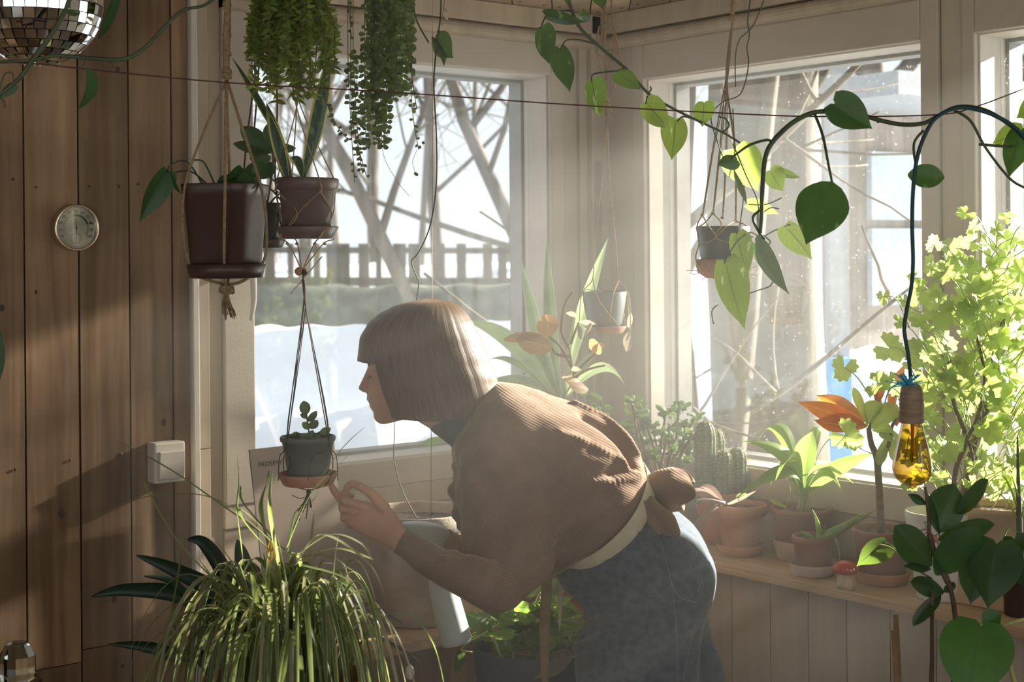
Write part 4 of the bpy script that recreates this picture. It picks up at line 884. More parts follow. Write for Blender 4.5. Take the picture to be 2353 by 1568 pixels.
def potshape(mb, c, rt, rb, h, rim=.22, lip=1.07, wall=.004, n=48, axis=None):
    k = h * (1 - rim); rk = rb + (rt / lip - rb) * (k / h)
    lathe(mb, c, [(.0, 0), (rb * .94, 0), (rb, .003), (rk, k), (rk * 1.03, k + .001), (rt * .985, k + .003), (rt, h - .003), (rt - .0015, h), (rt - wall, h), (rt - wall * 1.4, h - .006), (rb * .9, .006), (.0, .006)] if rim else [(.0, 0), (rb * .95, 0), (rb, .003), (rt, h - .002), (rt - .0015, h), (rt - wall, h), (rb * .9, .008), (.0, .008)], n, axis)
def pot(parent, c, rt, rb, h, m, rim=.22, lip=1.07, soil=.84, name='pot', axis=None, sm=None):
    mb = MB(); potshape(mb, c, rt, rb, h, rim, lip, axis=axis); o = mb.build(name, m, parent)
    if soil:
        mb = MB(); rs = rb + (rt - rb) * soil - .005; n = 24; az = V(axis or (0, 0, 1)).normalized(); ax = az.orthogonal().normalized(); ay = az.cross(ax); vs = [V(c) + az * (h * soil)]; fs = []
        for i in range(1, 7):
            for j in range(n): a = 2 * math.pi * j / n; r = rs * i / 6; vs.append(V(c) + ax * (r * math.cos(a)) + ay * (r * math.sin(a)) + az * (h * soil + .003 * noise.noise(V((r * 90 * math.cos(a), r * 90 * math.sin(a), h * 50))) * (i < 6)))
        fs = [(0, 1 + j, 1 + (j + 1) % n) for j in range(n)] + [(1 + i * n + j, 1 + (i + 1) * n + j, 1 + (i + 1) * n + (j + 1) % n, 1 + i * n + (j + 1) % n) for i in range(5) for j in range(n)]
        mb.add(vs, fs); mb.build('soil', sm or M_soil, parent)
    return o
def saucer(name, c, r, h, m, label, axis=None):
    mb = MB(); lathe(mb, (0, 0, 0), [(.0, 0), (r * .80, 0), (r * .84, .002), (r, h - .002), (r - .001, h), (r - .004, h), (r * .80, .005), (.0, .005)], 48, axis)
    o = mb.build(name, m); o.location = c; return tag(o, label, 'saucer', 'plant saucers')
def L(mb, b, tp, w, shape='heart', roll=0., arch=0., fold=.25, **k):
    """leaf from pixel (x, y, distance) to pixel (x, y, distance), w pixels wide"""
    leaf(mb, P(*b), P(*tp), w * px_m(b[2]), shape, roll, arch, fold, **k)
def S(mb, pts, r=.0018, n=6, sm=6): tube(mb, [P(*p) for p in pts], r, n, sm)
def knot(mb, p, r): ball(mb, P(*p), r, 9, 1, 1, 1.15); tube(mb, [P(*p) + V((r * .9 * math.cos(a), r * .9 * math.sin(a), r * (.5 * math.sin(2 * a)))) for a in [k * .7 for k in range(10)]], r * .45, 5)
def ztop(p, d): return P(p, 0, d)
# ---- twine strung across the room
mb = MB(); S(mb, [(-40, 140, 2.30), (90, 147, 2.30), (180, 157, 2.32), (520, 190, 2.38), (900, 212, 2.42), (1300, 240, 2.45), (1700, 262, 2.45), (1900, 268, 2.43), (2150, 264, 2.40), (2240, 246, 2.45), (2353, 204, 2.75), (2420, 180, 2.98)], .0012, 5); tag(mb.build('twine', M_twine), 'thin dark red twine strung across the whole room near the top', 'string')
# ---- brown pot in a jute hanger (nearest on the left)
d = 2.56; c = P(520, 632, d); c.z += 0; rt, rb, h = 96 * px_m(d), 78 * px_m(d), (640 - 432) * px_m(d)
h1 = thing('macrame_hanger', 'jute hanger with a frayed tassel, holding the brown planter in front of the white trim', 'plant hanger', c)
mb = MB(); S(mb, [(523, -60, d), (523, 20, d), (521, 90, d), (520, 168, d)], [.0062, .0055, .0068, .0052], 10)
for y in (8, 78, 122, 162, 174): knot(mb, (521, y, d), .0072 if y > 150 else .0065)
mb.build('rope', M_jute, h1)
arms = [[(520, 185, d), (470, 300, d - .02), (424, 432, d - .05), (424, 560, d - .04), (452, 630, d - .02), (520, 655, d)], [(520, 185, d), (518, 300, d - .06), (517, 432, d - .085), (515, 560, d - .07), (516, 640, d - .05), (520, 655, d)], [(520, 185, d), (524, 300, d + .06), (528, 432, d + .085), (528, 560, d + .07), (525, 640, d + .05), (520, 655, d)], [(522, 185, d), (552, 280, d - .02), (600, 432, d - .02), (612, 520, d - .02), (606, 600, d - .02), (560, 645, d), (520, 655, d)]]
for a in arms: mb = MB(); S(mb, a, .0026, 8); mb.build('cord', M_jute, h1)
mb = MB(); knot(mb, (521, 664, d), .011); rt_ = random.Random(3)
for k in range(26): x = rt_.uniform(-9, 9); S(mb, [(521 + x * .3, 666, d + rt_.uniform(-.004, .004)), (520 + x, 692, d), (522 + x * 1.9 + 5, 724 + rt_.uniform(-10, 12), d + rt_.uniform(-.01, .01))], .0009, 4, 4)
mb.build('tassel', M_jute, h1)
p1 = thing('potted_philodendron', 'dark brown round planter with trailing leaves, hung nearest the plank wall', 'potted plant', c)
mb = MB(); square_pot(mb, c, rb * .86, rt * .86, h, math.atan2(-FWD.y, -FWD.x) - .25); mb.build('pot', M_brownp, p1)
mb = MB(); lathe(mb, c + EZ * (h * .86), [(0, .004), (rt * .8, 0)], 24); mb.build('soil', M_soil, p1)
mb = MB(); lathe(mb, c - EZ * .002, [(rb * .8, -.004), (rb * 1.06, -.003), (rb * 1.16, .020), (rb * 1.12, .021), (rb * .95, .0)], 48); mb.build('drip_tray', M_brownp, p1)
mb = MB(); pm = MB(); tz = (430 - 14)
for pts in ([(468, 428, d), (430, 372, d), (392, 380, d - .03), (385, 400, d - .04)], [(480, 428, d), (440, 395, d - .02), (395, 397, d - .05)], [(495, 428, d + .02), (470, 375, d), (448, 368, d), (440, 372, d)], [(540, 428, d), (560, 400, d), (550, 380, d)], [(560, 430, d), (600, 400, d + .03), (640, 424, d + .05)], [(505, 428, d), (530, 405, d - .02), (560, 398, d - .03)]): S(pm, pts, .0015)
pm.build('stem', M_stem, p1)
L(mb, (383, 398, d - .05), (321, 512, d - .06), 62, 'heart', .5, .06, .45); L(mb, (384, 400, d - .04), (418, 448, d - .06), 30, 'heart', 1.1, .05, .3); L(mb, (548, 380, d), (540, 432, d - .03), 44, 'oval', .3); L(mb, (560, 396, d - .03), (575, 436, d - .05), 46, 'oval', -.4); L(mb, (500, 420, d - .05), (545, 404, d - .07), 26, 'oval', .8); L(mb, (606, 404, d + .03), (588, 372, d + .03), 40, 'oval', .3)
mb.build('foliage', G_dark, p1)
# ---- small dark pot with a rubber plant, just behind
d = 2.98; c = P(612, 555, d); h2 = thing('cord_hanger', 'black cord hanger around the small dark pot behind the brown planter', 'plant hanger', c)
for a in ([(604, -40, d), (585, 180, d), (566, 330, d), (560, 440, d), (580, 480, d - .04), (600, 565, d)], [(606, -40, d), (592, 200, d), (582, 390, d), (628, 440, d), (652, 480, d - .01), (640, 560, d)], [(606, -40, d), (636, 200, d), (632, 400, d), (640, 500, d - .05), (620, 570, d)], [(566, 420, d - .02), (620, 470, d - .05), (650, 520, d - .02)], [(650, 440, d), (620, 470, d - .05), (600, 540, d - .04)]): mb = MB(); S(mb, a, .0019, 6); mb.build('cord', M_cordd, h2)
p2 = thing('potted_rubber_plant', 'small black pot with dark oval leaves, half hidden behind the brown planter', 'potted plant', c); pot(p2, c, 42 * px_m(d), 34 * px_m(d), 88 * px_m(d), M_blackp, .15)
saucer('saucer', P(616, 570, d), 40 * px_m(d), .018, M_brownp, 'dark drip saucer under the small black hanging pot')
mb = MB(); S(mb, [(612, 480, d), (622, 420, d), (628, 370, d), (626, 345, d)], .0022); S(mb, [(612, 480, d), (600, 440, d), (592, 410, d)], .002); mb.build('stem', M_stemb, p2)
mb = MB()
for b, tp, w_, r_ in (((622, 345, d), (552, 292, d - .02), 46, .3), ((626, 342, d), (616, 283, d), 34, .2), ((624, 350, d), (535, 330, d - .03), 44, .9), ((622, 360, d), (574, 366, d - .05), 36, .4), ((626, 352, d), (648, 330, d - .03), 26, .8), ((628, 340, d), (680, 340, d - .03), 28, .7), ((622, 372, d), (600, 412, d - .04), 40, .3), ((618, 380, d), (560, 400, d - .04), 36, .2), ((600, 420, d), (572, 388, d - .03), 30, .5)): L(mb, b, tp, w_, 'oval', r_, .05, .2)
mb.build('foliage', G_dark, p2)
# ---- two-tier cord hanger: snake plant above, little succulent below
d = 2.882; dl = 2.851; c = P(704, 545, d)
h3 = thing('cord_hanger', 'thin waxed cord hanger in two tiers, with a wooden bead between its two pots', 'plant hanger', c); cu, cl = c, P(708, 1108, dl)
ru, rl = 72 * px_m(d), 66 * px_m(dl)
def ringpt(cx, y, dd, r, a): return (cx + r / px_m(dd) * math.sin(a), y, dd - r * math.cos(a))
for k in range(4):
    a = .45 + k * math.pi / 2; a2 = a + math.pi / 4
    mb = MB(); S(mb, [(668 + 8 * k, -40, d), (672 + 6 * k, 200, d), ringpt(703, 418, d, ru * 1.04, a), ringpt(704, 440, d, ru * 1.02, a), ringpt(704, 492, d, ru * .86, a2), ringpt(704, 545, d, ru * .96, a), ringpt(703, 560, d, ru * .62, a), (694, 622, d)], .0013, 5); mb.build('cord', M_cord, h3)
    mb = MB(); S(mb, [ringpt(704, 440, d, ru * 1.02, a), ringpt(704, 492, d, ru * .9, a - math.pi / 4), ringpt(705, 548, d, ru * .96, a - math.pi / 2)], .0010, 5); knot(mb, ringpt(704, 425, d, ru * 1.05, a), .0022); knot(mb, ringpt(703, 560, d, ru * .66, a), .003); mb.build('cord', M_cord, h3)
    mb = MB(); S(mb, [(696, 630, d), (700 + 3 * math.sin(a), 700, dl), ringpt(708, 1000, dl, rl * 1.0, a + .3), ringpt(708, 1060, dl, rl * 1.06, a + .5), ringpt(708, 1108, dl, rl * 1.02, a + .3), (709, 1128, dl)], .0011, 5); mb.build('cord', M_cordd, h3)
    mb = MB(); S(mb, [(698, 630, d), (703 + 3 * math.sin(a + .5), 720, dl), ringpt(708, 1002, dl, rl * 1.02, a + .36), ringpt(708, 1050, dl, rl * 1.0, a - .3), ringpt(708, 1105, dl, rl * 1.03, a - .45)], .0009, 5); mb.build('cord', M_cordd, h3)
mb = MB(); ball(mb, P(687, 624, d), .0085, 14); mb.build('bead', M_terra, h3)
mb = MB(); knot(mb, (700, 626, d), .0065); mb.build('knot', M_cordd, h3)
mb = MB(); S(mb, [(740, 590, d - .01), (705, 632, d - .012), (668, 676, d - .01)], .0014, 5); mb.build('label_stick', M_white, h3)
mb = MB(); rt_ = random.Random(8); knot(mb, (709, 1130, dl), .004)
for k in range(16): x = rt_.uniform(-22, 12); S(mb, [(709, 1124, dl), (709 + x * .4, 1150, dl + rt_.uniform(-.006, .006)), (706 + x, 1176 + rt_.uniform(-16, 22), dl + rt_.uniform(-.012, .012))], .0009, 4, 4)
S(mb, [(709, 1140, dl), (690, 1146, dl), (671, 1138, dl)], .0009, 4, 4); mb.build('cord_end', M_cordd, h3)
p3 = thing('potted_snake_plant', 'mauve plastic pot with yellow-edged upright leaves on the upper tier of the cord hanger', 'potted plant', c); tilt = V((.03, 0, 1))
pot(p3, P(705, 532, d), ru, 54 * px_m(d), 122 * px_m(d), M_mauve, .24, 1.08, .86, axis=(EZ + RGT0 * .02))
saucer('saucer', P(706, 549, d), 72 * px_m(d), .024, M_mauve, 'mauve plastic saucer under the snake plant pot')
mb = MB(); L(mb, (668, 425, d), (612, 235, d - .02), 36, 'strap', .5, .02, .3); L(mb, (690, 430, d), (760, 102, d + .02), 46, 'lance', .55, .05, .2); L(mb, (664, 425, d - .02), (615, 252, d - .04), 30, 'lance', .4, .04, .3); L(mb, (672, 360, d - .05), (695, 416, d - .075), 22, 'strap', .2, .03, .3, mid=P(690, 362, d - .06)); L(mb, (655, 345, d - .03), (532, 130, d + .05), 26, 'lance', .8, .03, .3)
mb.build('foliage', G_sansev, p3)
p4 = thing('potted_succulent', 'little grey pot with a small round-leaved succulent, touched by the finger', 'potted plant', cl)
pot(p4, P(708, 1092, dl), 64 * px_m(dl), 47 * px_m(dl), 90 * px_m(dl), M_greyp, .16, 1.05, .9)
saucer('saucer', P(708, 1114, dl), 69 * px_m(dl), .023, M_terra, 'terracotta saucer under the little succulent pot')
mb = MB(); S(mb, [(712, 1008, dl), (708, 980, dl), (704, 950, dl), (702, 940, dl)], .0016); S(mb, [(712, 1010, dl - .01), (730, 996, dl - .02), (742, 990, dl - .02)], .0014); S(mb, [(710, 1008, dl), (690, 998, dl - .01), (680, 1000, dl - .01)], .0013); mb.build('stem', M_stem, p4)
mb = MB()
for b, tp, w_, sh in (((703, 954, dl), (697, 922, dl), 26, 'oval'), ((708, 968, dl), (728, 945, dl), 16, 'oval'), ((705, 962, dl), (690, 952, dl), 10, 'oval'), ((710, 985, dl), (694, 972, dl - .01), 16, 'oval'), ((712, 984, dl), (730, 966, dl - .01), 20, 'oval'), ((718, 990, dl), (712, 1012, dl - .02), 14, 'oval'), ((735, 996, dl - .02), (760, 984, dl - .02), 17, 'oval'), ((725, 1000, dl - .02), (734, 1016, dl - .03), 18, 'oval'), ((690, 1000, dl), (672, 996, dl - .01), 9, 'oval'), ((704, 998, dl), (694, 1012, dl - .03), 20, 'oval')): L(mb, b, tp, w_, sh, .3, .12, .2)
o = mb.build('foliage', G_jade, p4); solidify(o, .0022)
# ---- fern mass at the top
d = 2.62; f = thing('hanging_fern', 'dense dark green trailing fern hanging at the top, left of the window', 'potted plant', P(672, -120, d)); pot(f, P(672, -170, d), .085, .07, .10, M_terra, .2)
mb = MB(); sm_ = MB(); rf = random.Random(21)
for k in range(54):
    x0 = 668 + rf.gauss(0, 34); x1 = max(582, min(764, 668 + rf.gauss(0, 52))); y1 = min(232, 70 + rf.random() ** .9 * 165 - max(0, x1 - 690) * .5); dd = d + rf.uniform(-.07, .07); dd1 = d + rf.uniform(-.1, .1)
    pts = [(x0, -90, dd), (x0 + (x1 - x0) * .5, -40, (dd + dd1) / 2), (x1, 40, dd1), (x1 + rf.uniform(-8, 8), max(50, y1), dd1)]; S(sm_, pts, .0010, 4, 4)
    pp = smooth_path([V(p) for p in pts], 9)
    for i, q in enumerate(pp):
        if q.y < -20: continue
        for s in (-1, 1):
            a = rf.uniform(-1.1, 1.0); ln = rf.uniform(12, 25); L(mb, (q.x, q.y, q.z), (q.x + s * ln * math.cos(a), q.y + ln * math.sin(a) + 4, q.z + rf.uniform(-.025, .025)), rf.uniform(7, 13), 'heart', rf.uniform(-1, 1), .1, .3, nr=5)
mb.build('foliage', G_fern, f); sm_.build('stem', M_stemb, f)
# ---- trailing creeper with tiny round leaves
d = 2.66; f = thing('hanging_creeper', 'trailing creeper with tiny round dark leaves hanging in front of the left window', 'potted plant', P(880, -110, d)); pot(f, P(880, -170, d), .085, .07, .10, M_terra, .2)
mb = MB(); sm_ = MB(); rf = random.Random(33)
strands = [(742, 700, 300, 11, 14, 1, 770, 232), (814, 815, 420, 13, 30, 1, 800, 150), (812, 842, 405, 15, 24, 1, 806, 120), (826, 830, 390, 15, 22, 2, 812, 130), (838, 842, 345, 17, 18, 2, 838, 100), (858, 866, 330, 16, 20, 2, 860, 0), (874, 878, 340, 20, 19, 2, 872, -20), (888, 890, 332, 18, 19, 2, 886, -20), (900, 904, 230, 18, 19, 2, 896, -20), (912, 914, 210, 18, 18, 2, 908, -20), (926, 926, 220, 18, 18, 2, 918, -20), (936, 940, 160, 16, 18, 2, 930, -20), (944, 938, 130, 18, 15, 2, 940, -20), (850, 850, 250, 16, 16, 2, 852, 10), (806, 808, 90, 9, 22, 1, 802, -20), (838, 838, 120, 14, 18, 1, 838, -20), (950, 962, 345, 12, 27, 1, 945, 140), (952, 958, 250, 12, 24, 1, 946, 120), (866, 872, 200, 18, 18, 2, 866, -20), (892, 896, 170, 18, 17, 2, 892, -20)]
for (xm, x1, y1, ls, st, dn, x0, y0) in strands:
    dd = d + rf.uniform(-.06, .06); pts = [(x0 if y0 > 0 else x0, -60, dd), (x0, y0 if y0 > 0 else 20, dd), ((x0 + xm) / 2 if x1 > 720 else 790, (y0 + y1) * .5 + 10, dd), (x1 if x1 > 720 else 826, y1, dd)]
    if x1 == 700: pts = [(742, -60, dd), (745, 190, dd), (752, 240, dd), (775, 290, dd), (800, 322, dd)]
    S(sm_, pts, .0007, 4, 5); pp = smooth_path([V(p) for p in pts], 40); acc = 0
    for a, b in zip(pp, pp[1:]):
        acc += (b - a).xy.length
        if b.y < max(-20, y0) or acc < st * .5: continue
        acc = 0
        for s in ((-1, 1) if dn > 1 else (rf.choice((-1, 1)),)):
            ln = ls * rf.uniform(.7, 1.1) * (1 - .35 * max(0, (b.y - 250) / 170)); an = rf.uniform(.0, 1.1)
            L(mb, (b.x, b.y, b.z), (b.x + s * ln * math.cos(an), b.y + ln * math.sin(an) * rf.choice((1, 1, -.4)), b.z + rf.uniform(-.012, .012)), ln * rf.uniform(.75, .95), 'oval', rf.uniform(-.8, .8), .15, .2, nr=6)
S(sm_, [(876, 330, d), (886, 370, d), (915, 420, d), (940, 450, d)], .0004, 4); S(sm_, [(958, 345, d), (948, 372, d), (954, 396, d)], .0004, 4)
for (x, y) in ((955, 398), (952, 396), (970, 325), (962, 335)): L(mb, (x, y, d), (x + 5, y + 7, d), 8, 'oval', .3, nr=5)
mb.build('foliage', G_small, f); sm_.build('stem', M_stemb, f)
# ---- long bare tendril with one leaf, and a thin thread beside it
d = 2.9; f = thing('pothos_tendril', 'long bare tendril with one grey-green leaf near the ceiling, hanging down the left window', 'vine', P(1010, -40, d))
mb = MB(); S(mb, [(1015, -40, d), (1012, 40, d), (1005, 90, d), (1000, 140, d), (997, 200, d), (1003, 320, d), (1002, 430, d), (988, 520, d), (962, 580, d), (946, 600, d), (955, 630, d), (962, 650, d), (957, 690, d)], [.0016, .0018, .0014, .0012, .001], 6); S(mb, [(948, -30, d), (955, 40, d), (985, 98, d)], .0017); mb.build('stem', M_stem, f); mb = MB(); S(mb, [(905, 945, 3.2), (906, 1000, 3.2), (906, 1060, 3.2), (925, 1130, 3.2), (960, 1195, 3.2)], .0012); mb.build('stem', M_stem, f)
mb = MB(); L(mb, (1000, 88, d), (1042, 134, d - .03), 60, 'heart', .4, .12, .5, lobe=.2); L(mb, (1003, 92, d), (1020, 154, d - .05), 36, 'heart', -.9, .1, .4); mb.build('foliage', G_dark, f)
mb = MB(); S(mb, [(1024, -30, d), (1018, 30, d), (1008, 66, d), (1003, 74, d)], .0009); 
for (x, y) in ((1020, 20), (1012, 52), (1006, 70), (1022, 40)): L(mb, (x, y, d), (x + 8, y + 6, d), 8, 'oval', .4, nr=5)
mb.build('dry_sprig', G_dry, f)
mb = MB(); S(mb, [(994, -40, 3.05), (994, 400, 3.05), (992, 800, 3.05), (991, 1000, 3.05), (990, 1196, 3.05)], .0007, 4); knot(mb, (992, 1180, 3.05), .0035); tag(mb.build('thread', M_cord), 'thin straight thread hanging from the ceiling past the back of the head', 'string')
# ================================================================== hanging pots and vines on the right
M_amber = None
m, t, out = nt('amber_glass'); g = N(t, 'BsdfGlossy', {'Roughness': .02}); tr = N(t, 'BsdfTransparent', {'Color': (.90, .68, .27)}); lw = N(t, 'LayerWeight', {'Blend': .35}); lw2 = N(t, 'LayerWeight', {'Blend': .35})
tr2 = N(t, 'BsdfTransparent', {'Color': (.55, .34, .08)}); mx0 = N(t, 'MixShader', {0: lw2.outputs['Facing'], 1: tr.outputs[0], 2: tr2.outputs[0]}); mx = N(t, 'MixShader', {0: lw.outputs['Facing'], 1: mx0.outputs[0], 2: g.outputs[0]}); t.links.new(mx.outputs[0], out.inputs[0]); M_amber = m
M_socket = mat('turned_wood_socket', (.27, .19, .12), .55, .25, 30, .2, (1, 1, 6))
M_cable = mat('dark_teal_cable', (.006, .04, .05), .5, .1)
M_yarn = mat('blue_yarn', (.10, .46, .66), .9, .2, 300, .3)
M_fil = mat('filament', (.45, .22, .08), .4, .1, metal=.6)
M_clay2 = mat('clay_dish', (.36, .19, .13), .85, .2)
# ---- pothos along the top, from the ceiling to the right pot
f = thing('pothos_vine', 'pothos vine running down from the ceiling across the corner post, leaves green to lime', 'vine', P(1305, -40, 2.75))
mb = MB(); S(mb, [(1296, -60, 2.7), (1308, 5, 2.72), (1330, 60, 2.74), (1375, 105, 2.76), (1440, 160, 2.79), (1490, 215, 2.82), (1540, 246, 2.85), (1600, 276, 2.88), (1660, 304, 2.9), (1700, 328, 2.92)], [.0036, .0034, .0030, .0026, .0022], 8)
for pts in ([(1318, 25, 2.73), (1290, 25, 2.72), (1256, 36, 2.70), (1243, 66, 2.69)], [(1372, 102, 2.76), (1330, 92, 2.74), (1300, 94, 2.72), (1288, 118, 2.71)], [(1432, 162, 2.79), (1390, 166, 2.77), (1362, 172, 2.76), (1360, 190, 2.76)], [(1488, 216, 2.82), (1496, 206, 2.82), (1494, 198, 2.82)], [(1432, 158, 2.79), (1436, 162, 2.78)], [(1488, 222, 2.82), (1484, 238, 2.81)], [(1600, 276, 2.88), (1570, 268, 2.86), (1556, 280, 2.86)], [(1660, 304, 2.9), (1675, 290, 2.9), (1668, 274, 2.9), (1650, 268, 2.9)]): S(mb, pts, [.0020, .0015])
mb.build('stem', M_stem, f); mb = MB()
L(mb, (1246, 64, 2.69), (1262, 148, 2.66), 58, 'heart', .5, .05, .35); L(mb, (1286, 112, 2.71), (1310, 213, 2.68), 58, 'heart', -.35, .04, .4); L(mb, (1256, 36, 2.70), (1348, 50, 2.66), 42, 'heart', .75, .05, .3); L(mb, (1330, 40, 2.74), (1362, 34, 2.68), 30, 'heart', .2, .05, .4); L(mb, (1370, -30, 2.7), (1384, 22, 2.66), 46, 'heart', -.5, .05, .4); L(mb, (1300, -50, 2.7), (1306, 15, 2.68), 36, 'heart', .3)
mb.build('foliage', G_vine, f); mb = MB()
L(mb, (1361, 188, 2.76), (1381, 270, 2.74), 58, 'heart', .45, .06, .3); L(mb, (1420, 168, 2.78), (1474, 208, 2.74), 44, 'heart', -.3, .05, .2)
mb.build('foliage', G_pothos, f); mb = MB()
L(mb, (1486, 236, 2.81), (1540, 298, 2.79), 64, 'heart', .35, .05, .2); L(mb, (1552, 276, 2.86), (1543, 369, 2.83), 64, 'heart', -.2, .04, .2); L(mb, (1618, 236, 2.90), (1614, 292, 2.88), 54, 'heart', .3, .03, .2)
mb.build('foliage', G_bright, f)
# ---- pot in a jute net close to the right window
d = 3.12; c = P(1662, 632, d)
h = thing('macrame_hanger', 'jute net hanger before the right window, holding a black pot in a clay bowl', 'plant hanger', c)
mb = MB(); S(mb, [(1690, -50, d), (1684, 0, d), (1683, 45, d)], .0045, 8); knot(mb, (1683, 42, d), .007); knot(mb, (1685, 8, d), .006); mb.build('rope', M_jute, h)
for (x, y, dd) in ((1614, 494, -.03), (1638, 490, -.055), (1690, 508, .0), (1660, 500, .05)):
    mb = MB(); S(mb, [(1683, 45, d), (1668, 180, d + dd * .3), (x + (1683 - x) * .35, 340, d + dd * .7), (x, y, d + dd)], .0014, 6); S(mb, [(1684, 45, d), (1671, 190, d + dd * .3), (x + 3 + (1683 - x) * .35, 340, d + dd * .7), (x + 2, y, d + dd)], .0012, 6); knot(mb, (x, y, d + dd), .0035); mb.build('cord', M_jute, h)
for pts in ([(1614, 494, d - .03), (1602, 520, d - .03), (1606, 560, d - .05), (1600, 600, d - .03), (1640, 640, d)], [(1614, 494, d - .03), (1628, 520, d - .06), (1645, 546, d - .065), (1608, 564, d - .05)], [(1638, 490, d - .055), (1620, 512, d - .06), (1604, 522, d - .04)], [(1638, 490, d - .055), (1658, 515, d - .06), (1645, 546, d - .066), (1690, 565, d - .05), (1720, 600, d - .02)], [(1690, 508, d), (1670, 520, d - .055), (1645, 546, d - .066)], [(1690, 508, d), (1720, 525, d), (1724, 580, d), (1716, 620, d), (1670, 640, d)]): mb = MB(); S(mb, pts, .0016, 6); mb.build('cord', M_jute, h)
p = thing('hanging_pothos', 'black plastic pot in a clay bowl with lime pothos leaves, backlit by the right window', 'potted plant', c)
pot(p, P(1662, 606, d), 62 * px_m(d), 50 * px_m(d), 86 * px_m(d), M_blackp, 0, 1, .85)
mb = MB(); lathe(mb, P(1660, 640, d), [(.0, 0), (.034, .001), (.050, .012), (.056, .026), (.054, .040), (.050, .041), (.048, .02), (.0, .006)], 40); tag(mb.build('clay_bowl', M_clay2), 'rounded clay bowl under the black pot in the net hanger', 'bowl')
mb = MB(); rf = random.Random(4)
for k in range(40): a = rf.uniform(0, 6.3); q = P(1660, 626 + rf.uniform(-8, 10), d) + V((.056 * math.cos(a), .056 * math.sin(a), 0)); tube(mb, [q, q + V((rf.gauss(0, .01), rf.gauss(0, .01), rf.gauss(0, .008)))], .0006, 4)
mb.build('fringe', M_jute, h)
mb = MB(); dd = 3.02
for pts in ([(1700, 520, d), (1710, 420, d - .04), (1690, 340, dd), (1684, 250, dd)], [(1684, 330, dd), (1715, 405, dd), (1740, 460, dd), (1745, 520, dd), (1758, 560, dd)], [(1790, 480, dd), (1770, 478, dd), (1752, 490, dd)], [(1796, 455, dd), (1760, 470, dd), (1720, 470, dd)], [(1664, 606, dd - .1), (1690, 560, dd - .08), (1720, 535, dd - .05), (1738, 540, dd)], [(1816, 516, dd - .06), (1780, 530, dd - .04), (1752, 546, dd)], [(1752, 540, dd), (1770, 555, dd), (1760, 566, dd), (1748, 555, dd), (1740, 500, dd), (1745, 478, dd), (1756, 480, dd)], [(1730, 545, dd), (1700, 540, dd - .03), (1692, 552, dd - .05)], [(1764, 570, dd), (1776, 620, dd), (1772, 655, dd), (1740, 668, dd), (1706, 680, dd)], [(1640, 745, dd), (1636, 715, dd), (1650, 700, dd)], [(1755, 2, dd), (1730, 60, dd), (1700, 90, dd), (1690, 130, dd), (1690, 200, dd)], [(1724, 0, dd), (1718, 50, dd), (1722, 80, dd), (1716, 110, dd), (1720, 150, dd), (1702, 215, dd), (1660, 235, dd), (1634, 270, dd), (1650, 330, dd), (1665, 370, dd)]): S(mb, pts, [.0016, .0012])
mb.build('stem', M_stem, p); mb = MB()
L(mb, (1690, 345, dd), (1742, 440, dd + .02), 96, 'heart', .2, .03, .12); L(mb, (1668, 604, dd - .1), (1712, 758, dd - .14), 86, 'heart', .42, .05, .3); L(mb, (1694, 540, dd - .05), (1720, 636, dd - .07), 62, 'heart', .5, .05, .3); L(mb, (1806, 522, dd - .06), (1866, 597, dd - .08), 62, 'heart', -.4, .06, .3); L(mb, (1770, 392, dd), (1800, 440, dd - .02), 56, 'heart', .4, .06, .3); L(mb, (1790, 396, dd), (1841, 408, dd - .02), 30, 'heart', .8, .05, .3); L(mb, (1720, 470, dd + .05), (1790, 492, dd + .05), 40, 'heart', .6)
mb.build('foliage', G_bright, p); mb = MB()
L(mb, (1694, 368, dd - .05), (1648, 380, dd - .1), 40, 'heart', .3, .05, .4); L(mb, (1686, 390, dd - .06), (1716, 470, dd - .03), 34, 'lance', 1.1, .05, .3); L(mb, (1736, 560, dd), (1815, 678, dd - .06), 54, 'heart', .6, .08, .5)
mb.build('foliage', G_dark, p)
# ---- macrame pot in the corner, deep in the haze
d = 3.62; c = P(1390, 765, d)
h = thing('macrame_hanger', 'long pale jute hanger in front of the corner post holding a grey pot', 'plant hanger', c)
for pts in ([(1380, -40, d), (1385, 60, d), (1372, 130, d), (1392, 200, d), (1392, 244, d)], [(1400, -40, d), (1412, 100, d), (1398, 160, d), (1392, 244, d)], [(1392, -40, d), (1390, 120, d), (1395, 244, d)], [(1378, 60, d), (1368, 115, d), (1390, 145, d), (1392, 240, d)], [(1410, 60, d), (1425, 150, d), (1400, 225, d)]): mb = MB(); S(mb, pts, .0024, 5); mb.build('rope', M_jute, h)
mb = MB(); knot(mb, (1393, 240, d), .009); rf = random.Random(6)
for k in range(14): S(mb, [(1393, 240, d), (1393 + rf.uniform(-30, 26), 262 + rf.uniform(-12, 20), d + rf.uniform(-.02, .02))], .0009, 4, 2)
mb.build('knot', M_jute, h)
for pts in ([(1393, 250, d), (1385, 400, d), (1366, 560, d - .03), (1362, 640, d - .04), (1340, 676, d - .02), (1356, 760, d)], [(1394, 250, d), (1400, 400, d), (1415, 560, d), (1422, 645, d), (1440, 672, d), (1434, 740, d), (1420, 770, d)], [(1362, 640, d - .04), (1376, 690, d - .07), (1422, 750, d - .05)], [(1422, 645, d), (1408, 680, d - .06), (1400, 740, d - .06)]): mb = MB(); S(mb, pts, .0015, 6); mb.build('cord', M_jute, h)
p = thing('hanging_pot', 'grey plastic pot hanging in front of the corner post, hazy in the light', 'plant pot', c); pot(p, P(1390, 752, d), 51 * px_m(d), 40 * px_m(d), 82 * px_m(d), M_greyp, 0, 1, .7)
saucer('saucer', P(1392, 766, d), 48 * px_m(d), .018, M_clay2, 'clay saucer under the grey pot at the corner post')
